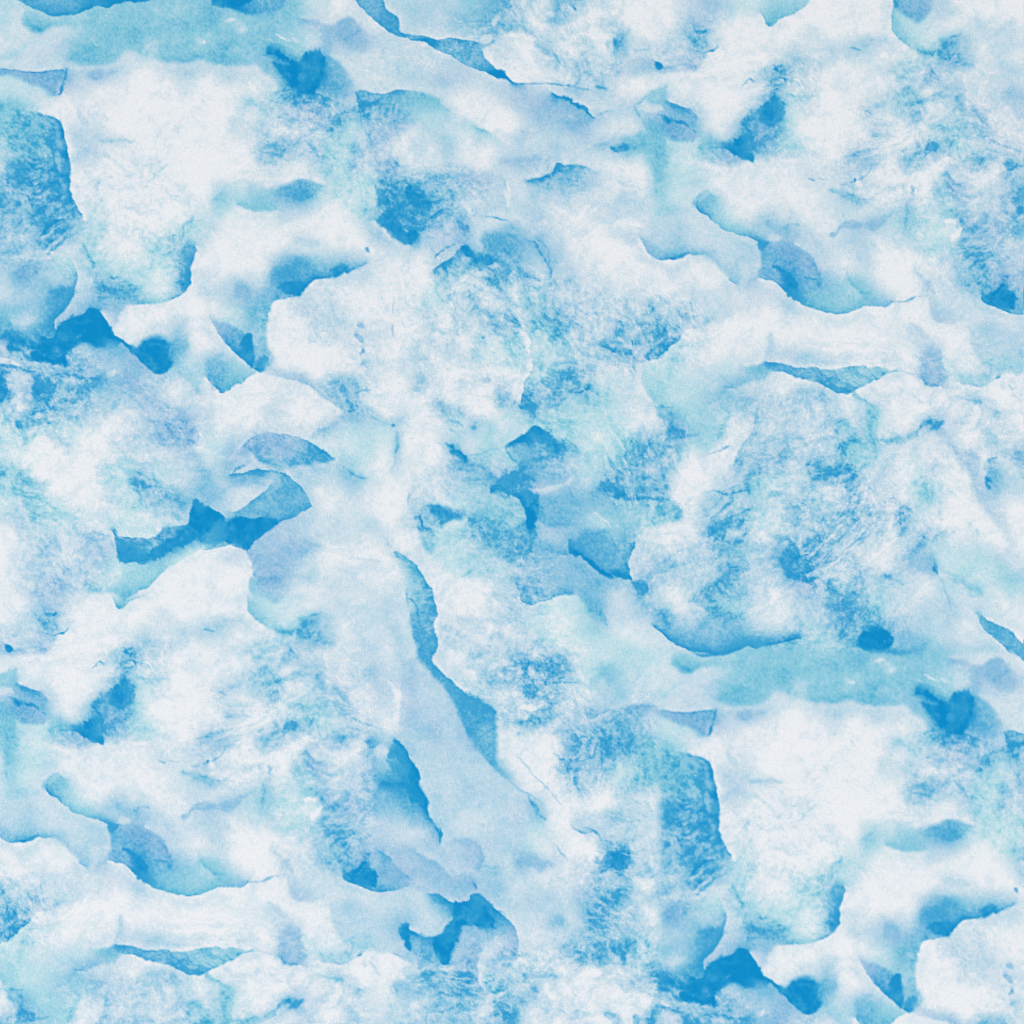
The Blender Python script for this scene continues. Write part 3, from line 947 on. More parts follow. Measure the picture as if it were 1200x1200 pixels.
B530,340 700,380 880,420 800,540 700,500 600,460;4n;60;.4
B680,380 760,280 880,250 930,340 850,440 720,460;6n;50;.6
B600,570 700,560 850,540 760,640 640,660;5n;25;.6
L380,430 475,470;5n;10;.7
L640,545 780,545;0n;30;.8
B560,590 660,580 680,620 590,630;0n;14;.8
L640,720 665,705;4n;25;.6
L650,820 700,790;2n;14;.5
C1010,575 1040,605 1120,580 1200,565;3n 4n 3n 3n;1l 1l 2l;2
L1010,575 1040,605 1120,580 1200,565;6n;8;.7
L940,750 990,715 1050,690;6n;12;.7
B960,760 1100,690 1200,660 1200,850 1130,920 1060,880;5n;40;.6
L920,840 930,920;6n;30;.7
L990,860 970,1000;5n;20;.7
L880,830 920,870;5n;12;.6
L970,950 980,990;7n;14;.6
L1000,920 1050,1060;3n;14;.5
C0,835 40,890 65,965 60,1000 100,1080 105,1140 135,1205;2n;8n 9n 9n 8n 8n 8n 7n
B0,840 60,960 50,1010 100,1090 100,1150 60,1100 0,1090;8n;14;.7
L60,1000 100,1080 105,1140;9n;14;.6
L50,430 100,500 120,600;2n;40;.5
L1120,0 1150,60;5n;25;.6
B1080,330 1180,310 1170,370 1090,350;4a;20;.5
@720,720
2n 2n 5n 4n 2n 5n 5n 4n 1n 0n 1n 3a
1m 1m 4n 5n 5n 5n 5n 6n 5n 4n 3a 3a
1m 1m 2m 3n 5a 3a 3a 4a 4a 4a 4a 4a
2a 2a 1m 4a 4a 4a 4a 4a 4a 4a 4a 4a
3a 2n 2m 4a 4a 4a 4a 4a 4a 4a 4a 4a
2n 2l 3l 4a 4a 4a 4a 4a 4a 4a 4a 4a
5n 5n 3l 4a 4a 4a 4a 4a 4a 4a 4a 4a
5n 4n 4a 4a 4a 4a 4a 4a 4a 4a 4a 4a
4n 5a 5a 4a 4a 4a 4a 4a 4a 4a 4a 4a
3m 5a 5a 4a 4a 4a 4a 4a 4a 4a 4a 4a
1n 1n 1n 4a 4a 4a 4a 4a 4a 4a 4a 4a
2n 2n 3n 4a 4a 4a 4a 4a 4a 4a 4a 4a
C230,70 310,140 360,170 440,215 520,235 650,235 720,205 780,180;6n 7n 6n 7n 7n 8n 8n 8n;1n 1n 1n 2a 3a 4a
C780,180 830,200 900,180 1000,165 1095,145;8n 7n 7n 8n;4a
L900,178 1000,165 1095,145;9n;9;.8
C0,560 80,540 150,530 250,545;2n 1n 1n 1n;4n 4l 4l 4l
L120,500 130,420 160,380;1n;35;.8
B0,860 60,900 60,960 20,1020 0,1020;1m;20;.8
B0,700 100,760 90,860 40,850;6n;40;.5
@960,720
4n 6n 6n 5n 3n 2n 2a 2n 1n 2n 4n 1n
3m 5n 8n 8n 6n 5n 3a 2n 1n 1n 4n 4n
4a 4a 4a 4a 4a 4a 4a 4a 4a 4a 4a 4a
4a 4a 4a 4a 4a 4a 4a 4a 4a 4a 4a 4a
4a 4a 4a 4a 4a 4a 4a 4a 4a 4a 4a 4a
4a 4a 4a 4a 4a 4a 4a 4a 4a 4a 4a 4a
4a 4a 4a 4a 4a 4a 4a 4a 4a 4a 4a 4a
4a 4a 4a 4a 4a 4a 4a 4a 4a 4a 4a 4a
4a 4a 4a 4a 4a 4a 4a 4a 4a 4a 4a 4a
4a 4a 4a 4a 4a 4a 4a 4a 4a 4a 4a 4a
4a 4a 4a 4a 4a 4a 4a 4a 4a 4a 4a 4a
4a 4a 4a 4a 4a 4a 4a 4a 4a 4a 4a 4a
C230,165 320,215 400,250 480,250 570,230 630,180;9n 9n 8n 6n 5n 5n;5a 4a 4a 4a
B230,150 270,100 360,80 420,150 410,190 340,215 250,190;9n;10
C920,0 980,80 1040,150 1110,220 1205,288;3n 5n 5n 6n 6n;1n
C960,0 1060,60 1160,130 1200,180;0n;5n
@240,960
1n 1n 1n 1n 1n 1n 1n 1n 1n 1n 3l 2n
1n 1n 1n 1n 1n 1n 1n 1n 1n 1n 4l 3l
1n 1n 1n 1n 1n 1n 1n 1n 1n 1n 5l 4l
1n 1n 1n 1n 1n 1n 1n 1n 1n 1n 4l 4l
1n 1n 1n 1n 1n 1n 1n 1n 1n 1n 2n 2n
1n 1n 1n 1n 1n 1n 1n 1n 1n 1n 2n 2n
1n 1n 1n 1n 1n 1n 1n 1n 1n 1n 3n 5n
1n 1n 1n 1n 1n 1n 1n 1n 1n 1n 2n 5n
1n 1n 1n 1n 1n 1n 1n 1n 1n 1n 1n 2n
1n 1n 1n 1n 1n 1n 1n 1n 1n 1n 1n 1n
1n 1n 1n 1n 1n 1n 1n 1n 1n 1n 2n 4n
1n 1n 1n 1n 1n 1n 1n 1n 1n 1n 1n 2n
C800,340 900,390 990,428 1080,430 1200,400;6n 8n 8n 5n 4l;2n
C870,210 950,180 1040,190 1130,270 1200,340;4l 4l 3l 3l 3l;5l 5l 5n 4l 4l;2
B810,330 870,280 930,265 1010,330 1000,380 980,410 880,380;9n;10
B1130,640 1160,605 1200,620 1200,710 1160,690;8n;10
B1170,740 1200,710 1200,780 1180,760;8n;8
C920,800 1000,785 1080,785 1160,820 1200,850;2a 2n 2n 3n 3n;0n
L920,800 930,770;8n;14
L1100,790 1170,825;5n;8;.6
L960,830 1030,920;3n;10;.5
L1120,960 1200,1000;4n;60;.5
L900,80 960,40 1040,15;1n;12;.6
@480,960
4l 3n 2n 2n 2n 2n 2n 1m 1n 1n 1n 4n
2n 2l 3l 3l 2l 2n 3n 2m 1n 0n 1n 3n
3l 3l 2n 3l 3n 2n 4l 4l 2n 0n 1n 6n
3l 4l 3l 2l 3n 3n 2n 1n 1n 1n 3n 4n
2n 3n 5n 6n 5n 2n 1n 1n 2n 1n 4n 5n
2n 3n 8n 9n 8n 2n 1n 2n 3n 2n 4n 6n
4n 7n 7n 3n 5n 4n 1n 1n 3n 1n 2n 4n
5n 8n 6n 3l 2n 4l 2n 1n 1n 4n 5n 4n
2n 6n 5n 4l 2n 3n 2n 2n 2n 1n 3n 3n
4n 4n 4n 3n 1n 3n 3n 4n 3n 0n 0n 1n
3n 4n 5n 4n 1n 4n 3n 3n 0n 0n 0n 0n
1n 3n 3n 2n 2n 6n 3n 0n 1n 2n 0n 1n
C130,-5 145,40 165,80 180,150;2n 3n 2n 2n;7n 5n 4l 3l
L130,-5 145,40 165,80 180,150;8n;14;.9
B260,640 400,620 500,680 440,760 390,850 390,960 300,960 250,850;4l;30;.6
C125,435 180,440 240,480 290,490 350,480 380,445;1l 3l 2l 2l 3l 3l;5n 7n 8n 8n 9n 8n
C370,450 420,455 480,500 540,545 590,600 630,670 640,740 620,800;3l 3n 2n 1n 1n 1n 1n 2n;8n 8n 8n 7n 5n 4l 4l 4l
B0,680 140,700 150,780 100,860 40,790 0,770;6n;18;.8
B260,500 350,485 430,490 480,530 520,590 500,635 430,620 340,600 300,640 270,700 240,800 210,840 150,790 140,710 210,650 250,600;9n;12
L380,450 430,465 490,510 560,560;8l;14;.8
B440,540 510,580 500,630 460,610;9l;14;.6
B480,510 540,540 540,580 490,560;5a;20;.5
C310,640 270,720 240,800;3l 4l 4l;9n 9n 8n;5
C0,650 80,690 150,690 220,640 260,580;2n 2n 2n 2n 3n;8n 7n 9n 9n 9n;3
B20,710 60,710 50,750;4n;14;.6
L0,665 40,690;8n;25;.7
C390,840 390,940 440,1020;1n;4l 4l 3n;8
C440,880 440,950 480,1020 560,1000;4a;1n;4
L520,690 450,780 410,880 430,980;1n;40;.7
B560,680 640,700 620,790 560,790;4l;25;.5
C0,185 90,210 180,260 240,330;3l 2n 2n 2n;3l 4l 4l 3l;3
C240,330 320,325 370,360 390,400;2l 2n 3l 3l;3l 3l 3l 4l;2
L385,370 390,415;8l;14;.8
C210,150 320,105 400,150 435,230 430,290;2n;2n 3l 3l 4l 4l;3
L440,290 520,270;5n;14;.6
L380,300 420,330;1n;25;.6
B620,240 720,205 800,225 850,270 780,285 680,270;4l;10;.9
L870,160 920,240;5a;14;.6
B800,0 900,0 1000,80 1020,150 940,230 880,200 840,80;0n;20;.7
B1020,90 1100,100 1140,200 1060,240 1000,180;0n;25;.7
L960,30 1000,75 1080,80 1130,125;6n;12;.8
B1110,250 1170,190 1200,190 1200,280 1140,310 1110,270;7n;16;.9
L1110,340 1120,360;7n;20;.7
L1060,380 1080,400;5n;16;.6
L1030,340 1050,360;4n;14;.5
L1020,440 1050,480;4n;16;.5
B1020,470 1200,430 1200,600 1100,680 1060,560;5n;50;.6
B840,560 910,550 890,600 850,600;5n;20;.6
B880,760 970,740 1100,770 1200,790 1000,830 960,800;5n;25;.7
L780,890 860,930;4n;40;.5
B510,1060 580,1040 640,1090 600,1180 530,1150;6n;25;.6
L540,1130 545,1160;1n;20;.7
L590,1080 600,1100;1n;14;.5
B660,930 730,920 740,1030 680,1000;5n;20;.6
L680,980 700,985;1n;14;.7
L160,1030 320,1045;6n;20;.6
L80,910 140,910;6n;40;.6
L40,910 20,960;5n;14;.5
L300,1010 430,1000;5n;25;.5
B0,820 50,860 60,900 20,920 0,880;1n;20;.7
L140,1130 190,1140;5n;40;.5
L1120,890 1200,870;2n;10;.5
L950,1000 980,990;4n;10;.6
L1150,1140 1200,1160;4n;25;.6
@720,960
4n 2n 2n 4a 4a 4a 4a 4a 4a 4a 4a 4a
5n 3n 2n 4a 4a 4a 4a 4a 4a 4a 4a 4a
7n 3n 3n 4a 4a 4a 4a 4a 4a 4a 4a 4a
5n 2n 4n 4a 4a 4a 4a 4a 4a 4a 4a 4a
4n 2n 3n 4a 4a 4a 4a 4a 4a 4a 4a 4a
3n 1n 1n 4a 4a 4a 4a 4a 4a 4a 4a 4a
2n 1n 1n 4a 4a 4a 4a 4a 4a 4a 4a 4a
5n 4a 4a 4a 4a 4a 4a 4a 4a 4a 4a 4a
1n 4a 5n 4a 4a 4a 4a 4a 4a 4a 4a 4a
3n 3l 6n 4a 4a 4a 4a 4a 4a 4a 4a 4a
0n 0n 2n 4a 4a 4a 4a 4a 4a 4a 4a 4a
0n 0n 3n 4a 4a 4a 4a 4a 4a 4a 4a 4a
B0,200 60,200 80,250 50,310 0,290;8n;14;.9
L40,200 95,240;1n;8;.6
L20,420 10,500;7n;40;.6
L30,320 50,340;7n;25;.6
B30,740 70,735 60,790 35,790;7n;14;.8
B0,1010 150,1010 220,1050 150,1140 60,1150 0,1100;0n;20;.8
L140,1150 150,1200;6n;40;.6
@0,0
T2500,1650 2800,1500 3200,1600 3650,1750 3725,2200 3250,2350 3050,2400 2850,2100;40;0.8
T2350,1650 2800,1750 3000,2350 2500,2450;75;0.6
T4200,2400 4800,2350 5050,2800 4800,3200 4250,3100;-28;0.7
T4750,2800 5050,2775 5325,3000 4925,3500 4650,3400;-40;0.9
T5000,2500 5400,2550 5700,3000 5300,3250 5000,3000;105;0.6
T500,1000 850,900 1175,1150 1025,1500 650,1600 500,1300;110;0.7
T0,675 375,725 410,1150 0,1150;25;0.5
T0,1100 425,1100 400,1500 0,1550;-32;0.6
T450,1450 1100,1500 1000,1750 550,1725;30;0.6
T0,2400 500,2400 1000,2800 950,3200 300,3050 0,2950;22;0.7
T150,3000 650,3100 700,3450 150,3500;20;0.7
T2800,3875 3350,3775 3450,4100 3100,4300 2750,4150;22;0.85
T3200,4200 3500,4250 3550,4675 3250,4625;70;0.7
T3450,4950 3850,4900 4025,5500 3500,5650;20;0.7
T5200,300 5650,300 5900,700 5450,750 5200,650;35;0.6
T4950,700 5900,650 5950,1100 5000,1175;-14;0.75
T3575,1700 4150,1750 4100,2100 3650,2150;58;0.85
T5550,1075 6000,1025 6000,1725 5650,1650;-18;0.6
T2950,0 3625,0 3600,450 3200,450 3000,200;62;0.75
T1475,550 1950,600 1925,1000 1500,1000;15;0.7
T1850,650 2350,625 2400,1200 1950,1200;80;0.6
T2200,1000 2800,1000 2725,1400 2250,1350;10;0.6
T3150,2375 3600,2400 3600,2800 3200,2725;20;0.65
T3575,2450 4000,2500 4000,3050 3600,2950;62;0.7
T0,2000 550,2100 500,2500 0,2500;10;0.7
T3700,3000 4550,3000 4400,3600 3800,3600;-32;0.55
T4450,3450 5100,3400 5100,3850 4650,3850;-45;0.5
T4800,2000 6000,2200 6000,2700 5250,2700 4800,2500;28;0.5
T2600,3450 3250,3500 3250,3950 2650,3900;8;0.6
T2700,5600 3850,5550 3900,6000 2700,6000;0;0.7
T2350,5650 2900,5700 2900,6000 2350,6000;10;0.6
T1900,2200 2250,2200 2150,2450 1950,2400;55;0.6
T650,2250 1225,2250 1200,2800 650,2750;5;0.5
T4800,3000 5350,3200 5250,3800 4750,3700;-42;0.5
T1600,1800 2350,1700 2400,2350 1700,2250;65;0.4
T2150,300 3000,100 2950,300 2400,350;5;0.5
T3800,300 4300,100 4200,450 3850,400;20;0.6
T4400,350 4900,350 4800,650 4450,600;10;0.7
T3200,900 3700,950 3600,1250 3200,1300;10;0.4
T2400,2800 3000,2700 3200,3500 2500,3600;10;0.5
T4000,900 4750,750 4750,1000 4150,1000;15;0.5
T5400,1200 5950,1500 5650,1750 5300,1600;20;0.5
T1500,2350 2000,2500 2000,2800 1450,2800;25;0.4
T3100,4300 3900,4200 3900,4800 3400,4750;60;0.5
L5001,2918 4852,3057 4683,3226;5n;5.60899;0.642291
L5011,2955 4852,3088 4673,3251;1n;7.02175;0.510433
L5008,2942 4881,3093 4734,3274;1n;9.90246;0.517702
L5025,2965 4888,3110 4732,3285;1n;5.97695;0.662048
L5050,2972 4889,3111 4708,3280;5n;10.6952;0.736259
L5070,2992 4899,3123 4707,3284;1n;10.3527;0.746815
L5055,2990 4914,3130 4752,3300;6n;6.78274;0.540879
L5076,2990 4925,3147 4754,3333;4l;8.44042;0.614934
L5060,3028 4914,3159 4747,3320;6n;8.99261;0.604403
L5059,3022 4929,3166 4780,3339;6n;10.4737;0.485343
L5059,3026 4940,3173 4800,3349;6n;6.1718;0.777103
L5077,3031 4941,3170 4785,3338;1n;9.54183;0.785954
L5070,3049 4961,3198 4831,3377;0n;10.2376;0.754327
L5110,3053 4975,3208 4820,3392;1n;6.25041;0.583572
L5131,3071 4972,3205 4793,3368;6n;7.50855;0.731522
L5139,3089 4994,3222 4828,3385;6n;6.1249;0.471773
L424,1270 354,1315 264,1380;3n;10.7378;0.7
L388,1286 318,1331 228,1396;8n;9.82361;0.7
L414,1302 344,1347 254,1412;2n;12.9835;0.7
L387,1318 317,1363 227,1428;3n;8.05035;0.7
L439,1334 369,1379 279,1444;8n;9.34433;0.7
L394,1350 324,1395 234,1460;7n;9.44357;0.7
L393,1366 323,1411 233,1476;7n;7.7401;0.7
L433,1382 363,1427 273,1492;8n;9.49006;0.7
L381,1398 311,1443 221,1508;2n;7.77371;0.7
L162,837 207,859 262,892;4a;7.54398;0.4
L51,639 96,661 151,694;7n;6.4787;0.4
L297,735 342,758 397,790;6n;6.23001;0.4
L36,683 81,705 136,738;3a;5.67806;0.4
L200,844 245,867 300,899;7n;7.35189;0.4
L163,805 208,827 263,860;7n;5.68486;0.4
L123,761 168,784 223,816;7n;7.86621;0.4
L203,637 248,659 303,692;3a;7.18387;0.4
L88,860 133,882 188,915;3a;6.90748;0.4
L144,754 189,777 244,809;4a;7.74618;0.4
L73,625 118,648 173,680;3a;4.54589;0.4
L264,656 309,679 364,711;4a;7.57257;0.4
L169,866 214,889 269,921;3a;5.06666;0.4
L186,850 231,872 286,905;4a;7.70332;0.4
L137,646 182,669 237,701;6n;6.21091;0.4
L260,792 305,814 360,847;3a;4.64482;0.4
L33,866 78,889 133,921;6n;5.53928;0.4
L110,645 155,668 210,700;4a;5.83405;0.4
L238,710 283,733 338,765;3a;7.15549;0.4
L258,735 303,757 358,790;6n;4.90058;0.4
L190,868 235,890 290,923;4a;5.95562;0.4
L216,747 261,769 316,802;3a;6.72928;0.4
L2575,2350 2595,2400 2635,2455 2705,2490;5a;10;0.7
L2615,2590 2650,2630 2690,2650 2730,2690;8n;17;0.85
L2410,3500 2450,3545 2455,3610 2465,3700;7n;7.5;0.8
L3135,2275 3170,2240 3200,2260;6n;7;0.7
L3020,2340 3000,2400 3035,2430;4n;10;0.6
L3090,2350 3120,2370 3140,2400;7n;15;0.7
L3140,2400 3200,2390 3250,2360;6n;6;0.6
L3200,2500 3250,2480 3305,2530 3360,2555;5n;6;0.6
L3275,2560 3340,2590 3410,2650;6n;7.5;0.6
L3300,2525 3380,2570 3450,2595;1m;6;0.6
L3030,2630 3080,2600 3140,2605;5n;6;0.6
L4160,2665 4225,2640 4285,2620;6n;8;0.7
L4210,2890 4300,2850 4400,2790;6n;7;0.7
L4340,2725 4425,2740 4500,2765 4575,2780;5n;7;0.6
L4710,2725 4790,2740 4860,2760 4925,2735;7n;12;0.6
L4970,2755 5020,2810;6l;8;0.6
L4925,2760 4980,2780 5015,2815;5n;6;0.5
L4500,2680 4575,2670 4650,2640;4n;7;0.5
L2765,1285 2800,1250 2830,1270;6n;6;0.5
L2550,1500 2600,1460 2675,1425;8n;8;0.7
L2570,1485 2545,1520;9n;7.5;0.7
L3150,1410 3200,1435 3225,1500 3210,1590;7l;6.5;0.6
L4350,500 4390,460 4420,475;7n;7;0.8
L4530,390 4570,410 4600,395;8n;8;0.8
L4560,450 4600,470 4585,505;8n;8;0.8
L4610,425 4650,410;6n;6;0.7
L4500,480 4540,500 4575,530;5n;6;0.7
L4625,480 4675,490 4700,540;5n;5.5;0.6
L5050,800 5110,790 5150,815;4a;6.5;0.6
L5080,670 5105,695;5n;8;0.6
L5280,550 5310,520 5350,515;5n;8;0.6
L5730,800 5790,840 5860,860 5950,890;5a;7;0.6
L5425,875 5500,900 5560,880;5n;8;0.6
L5000,920 5060,900 5130,860;5n;8;0.7
L100,310 200,250 290,190;3a;4.5;0.4
L1500,210 1650,260 1760,300;1n;6;0.6
L3675,1875 3710,1940 3740,2010 3760,2075;5n;7;0.6
L3710,1860 3750,1910 3785,1980;1n;7;0.7
L3650,1890 3690,1960 3720,2040;1n;6.5;0.7
L3760,1890 3830,1950 3875,2010;6l;7;0.5
L3790,2050 3860,2020 3920,1960;1n;6;0.5
L0,2140 60,2150 120,2160 180,2190;7n;8;0.7
L300,2200 420,2195 520,2220 600,2240;7n;7;0.7
L750,2775 825,2825 900,2875 935,2900;6n;9;0.7
L650,2725 715,2750;4n;7;0.5
L3000,4400 3100,4510 3200,4625 3300,4725;5n;5.5;0.6
L3420,4840 3470,4870 3520,4890;6n;6.5;0.7
L2560,4800 2580,4875 2580,4950;8n;9;0.8
L2300,4325 2340,4360 2380,4420;8n;8;0.7
L2390,4420 2440,4520 2470,4575;9n;8;0.7
L3400,4310 3440,4330 3525,4190 3600,4180;6n;5.5;0.6
L5000,2300 5050,2350 5110,2400;4a;25;0.6
L5080,2400 5095,2500 5130,2560;4a;35;0.7
L5130,2570 5240,2580 5340,2555 5410,2505;4a;22.5;0.7
L5080,2560 5030,2650 4980,2720;4a;40;0.5
L5450,2475 5490,2510 5520,2485;7n;10;0.7
L5790,2685 5820,2740 5800,2800;7n;10;0.6
L5780,2830 5800,2860;9n;15;0.7
F480,240
=777852212211
=666543412111
=754324531114
=844323531344
=622223321555
=111223664555
=001245378744
=001554223445
=001322121445
=001321112444
=011231231222
=022121142112
F600,240
=122211110111
=113211100111
=422111111001
=432321111001
=554423100000
=543533101000
=543252210110
=432142211100
=354142321111
=254232321221
=133323112222
=144322222222
F480,360
=131012233343
=013002112444
=013112221254
=011122011123
=212121012113
=111121031113
=121001011113
=021000001100
=132100102100
=321000100011
=000100000031
=001510000041
F600,360
=124434212131
=414443432121
=423454343122
=413344224223
=413323212236
=413322222224
=202333222321
=002334453211
=013445454311
=024444554532
=043444443332
=366454433333
F0,0
=23566555566765444334
=21134566654444444434
=21133333334444444434
=21125321234445454444
=11111112344444454334
=11111122445444444344
=22111122455554322234
=11112223233332111122
=44444446324443210010
=12444555211321000000
=12122432211000000000
=33221110000000000000
=55432100010100000000
=55554211001100000000
=55556651111110000000
=45556672221210000010
=45556676122212210000
=24556677122110000000
=24566767221100000000
=14577757111000000100
F200,0
=34445888755555431110
=24445567765444432110
=44445423344434343212
=44444444244444322344
=44423444444432321243
=44434454444564332242
=44445554444587445741
=32223555434458878973
=23311223223475798974
=11100121111357886965
=01100000001245687855
=00000000212345885544
=00010000222321233333
=00000000101124323334
=00000002112112211235
=10000001113111122245
=00000010001233212243
=00000000013455234242
=00000000003232223432
=00000000001210001142
F400,0
=01555222222222344552
=10255533322123345453
=32015551222233445453
=44201452112122232354
=44321124568555544242
=34321122125655554221
=12111122211355553111
=11111122221124555300
=41111122222322245651
=42111122222332211365
=43222111111121111122
=33555444543100000012
=34665543344320000001
=55543435322231000000
=53343244122211210000
=42243421012221112100
=32244310111231013101
=23432110220131000002
=12223310110121000012
=11124541010132110012
F600,0
=22101534211000000001
=31111342100110000001
=31014310101210000001
=43101111101131000012
=11331000111262000112
=00252001120151222121
=00144201220151111121
=00012313211222334222
=00000013221231333633
=21111112222210000000
=33221344434210001210
=33345421112211124441
=22334445521122412245
=12333333453221232334
=01233344422100135575
=12122334321111125555
=23212222223224454454
=11123322233356545432
=22222222211112114421
=32112655321000003522
F800,0
=22332221123333200000
=22231311234442000000
=33320000014310000000
=34510000001000110000
=24410000000000111001
=24431000010011111212
=23300000001122111212
=33100000111533312100
=21000000134532310000
=00000000123340210000
=01000000004511210010
=10000000136623310000
=53000000168721110000
=54200001587621101000
=55100025565521000000
=44210136544421000000
=33441357745422100000
=13456888454333110001
=12234577321222111003
=11122211000001100011
F1000,0
=00004444422100000000
=00003345422210000000
=00004324211001211110
=00001321100001221111
=12220232112442111111
=32210124334533101111
=21100013345542011110
=11001222213343111211
=00111222431211111222
=00001332441111112120
=00001142112221111232
=00122344223241111233
=02221333101042112112
=02100214100132331012
=01111002122123221001
=00310000123334431102
=01110001223443232110
=23301124644432123221
=32111244411221432221
=22310132100212321155
F0,200
=55677677000000000000
=55576677001100000100
=44566567000100000000
=44555555101100000000
=44446556511110001100
=44446666522210000000
=44444676532220100011
=43234775422210200023
=34335543223100000113
=33443221033210001233
=32223432114311001223
=24443333213421221122
=24543223112445222111
=13433444213554542111
=12233566223555544221
=32334564222444432210
=44434553338832200000
=53223654589842100000
=64345747999982100130
=76656768999998101462
F200,200
=00000000000000001243
=00000211121013544313
=01000332133445565223
=00000432344444553101
=00000320344422231000
=00221200000012100000
=11312100000000000000
=34122000000000111000
=23410000000000111100
=35400000000002211111
=45500000000134564333
=45511100000246655445
=46511111111367655434
=35111113421457874111
=21122223434556721111
=00001123345411111111
=10000001255400122122
=22002211245400011122
=32002442244200001211
=43000255654300001111
F720,200
=00002522221000000000
=01101432231000000000
=12103421111100000000
=12121321114420000000
=21211332215421000110
=11112222112442112321
=00012222210243223343
=22112223221123442223
=01332233211111235433
=00134344333111222645
=00024452111321222445
=01000121000132211447
=00101011000012222444
=01011000110003122225
=11200001111111111112
=12233320111112111111
=22234322211111111000
=22324424411100000000
=33245645310000000000
=52255644100000000000
F1000,200
=22000010001310000141
=01100010012331001234
=11101011023232212235
=53100031014211222335
=10012341223320233345
=11243352213344233344
=33422242211125343344
=21112232111213443334
=22101112223334443322
=22100001222335544223
=22100000012135543321
=11100001001125543333
=32100001111125544443
=44210000211234553444
=45321000211122347854
=45452110111111258984
=42100000023111113664
=00000000023221121112
=00000021000001232212
=00000002100000222122
F0,400
=58868588634554311898
=54478688433444457899
=11346567433333344899
=66533333444322344475
=62136545355664443322
=72256654344444343221
=64266654444334233322
=32256654443333222323
=22244554311221112233
=13423343221100111244
=12323322100000112224
=22321111100011122344
=21210012100002222122
=10100000000011111111
=32110000000122223321
=43320000000121133322
=43442100000022124543
=33433100000122123563
=12442100000012233444
=01344211000001222233
F200,400
=44100025672100000000
=64112313873300000000
=52224432385500000000
=52335543326112100000
=02235544200122320114
=00222542000000132225
=11100000000011001223
=33210000000111000012
=33321000001211000000
=34321000000110000112
=35411001011111011432
=45411011234443322111
=33201133444444446311
=11310132245544445651
=11231234212344544431
=11144235554441222223
=11234224434544312211
=32344432111455521011
=44344421112445541000
=45875311244455552101
F420,480
=33101200014330001224
=22334100002113320112
=22121100011323231123
=22113000012210232467
=22104000005611233645
=12103000012552432444
=21002000013453212356
=21001010112344443337
=21100011112334445666
=10000011112333377666
=10000021112233333347
=10000022344433334446
=11000124245544444446
=22101226334323444447
=11110014432234544446
=01120003342222455445
=00011001432212334555
=00003310011223222344
=11100341001132222233
=00000153000122222333
F620,480
=53333322221100024432
=44333321222100014433
=65343222112111314643
=76433221112454423433
=44665322122465434312
=45445433234555344410
=55432223235434334210
=54444222234333234100
=64432313454334442000
=32134445676434452000
=74445544455554452000
=84444444444333343110
=85444443344323334000
=74444432232322332100
=53223454333422210000
=43335555544421000110
=43337655555521121122
=44434765555422222223
=33433477555433344222
=44444445776443222222
F820,440
=22333345010566654333
=32344432101232455431
=23443332212223312312
=22343332222332210011
=33321242223322231011
=33210031213222333202
=43210021112112223330
=32200112232322234331
=32000233233322235423
=10021323442223234443
=10013245341144345532
=00113443342124556511
=01223343221124334330
=02235642212334332301
=23443333223421232313
=32333342223322123223
=22334433222421234312
=34553432222322454322
=46532321222235543221
=24655311143346432211
F1000,440
=44310001334222334310
=32100000122111110011
=21010000000112310001
=23210000011001130000
=22400000022101013210
=24410001443020211110
=33411013242100022111
=34444432112210012111
=34311101101221111213
=54211010100123201134
=32121013121013213124
=31121001310002305311
=32210014421001316322
=22421002432100234322
=33221011342001122111
=33220241210000022100
=23220441000000002200
=22120431110001001200
=21220222323201100110
=21100112422011110010
F0,600
=22254333111111111123
=11423322321012111112
=00211012222101321125
=00111331123321655456
=01113221124334877666
=01222211123123787553
=01122224332231223321
=00123233432111233310
=01123333224213333200
=00134334111001421000
F200,600
=33999835555556652111
=45899867888874222112
=77686678998632221111
=87545668983333333211
=74211233633334443100
=31000011144433321100
=10000000024444211100
=00000000044443223111
=00000000023453211111
=00000000033332100011
F820,640
=33333332255456232100
=22334223457664232110
=22454222347763321012
=12354212236664211023
=34443211123433342123
=44433311012332455433
=44433321001223345544
=24444311000122235554
=34444310001223345544
=43444321111223345554
=44455444323322344458
=55565777665333334448
F1000,640
=10000133322222221110
=11001343441222323211
=32101233362123222321
=23234311133332122333
=33122211002244412333
=43222210112113311122
=54322111122311111001
=55432112222221321000
=55542222322211144100
=56654222222210024430
=68974443322211113443
=79984445432221111444
F440,680
=11114310000001124544
=11114440000001114554
=22113551000001112443
=22113552000000112211
=12104553111111122211
=02214552111111112211
=11212553112112211112
=11221554222222222234
=10222462011222122334
=21133154001222123334
=22123225410122243465
=21233223641012234564
=22133122355223223564
=22123222255631002453
=22132222235665211221
=11123222226566432344
=00133222225566344543
=21123333223644410111
=41322333222554410201
=24732223222465410010
F620,680
=54444445545255311113
=54456544431254310013
=33222235421244221012
=12111235521233353001
=12111123512222255212
=11011233311011136533
=12111123321011122565
=24211122222211111145
=33341112222322221233
=43443112222222210343
=44543112443232111112
=54543112343121111111
=63433211233312111111
=54322111223312221111
=33432112223211111111
=44432235443343323223
=45322233344442124444
=22223444445542112223
=00024545565544332222
=00004545666544444432
F440,880
=13572222222225200100
=33677222222223400000
=44568322232222420000
=56778222223222242000
=45677423223322223210
=44566733223222222231
=44455632222221222341
=23345452221111222344
=22224343211111222332
=21111124211121222331
=32111234234322222331
=32333333223332223331
=43333333223232212444
=54323433222233312344
=74443333321123323222
=44432233344323332211
=53222222333433321111
=11121134333664221111
=12222125578877421221
=22342112589998752221
F600,880
=00000153466434443334
=00000264355424334444
=00000153334322444445
=00000224322224543344
=21000113210023331144
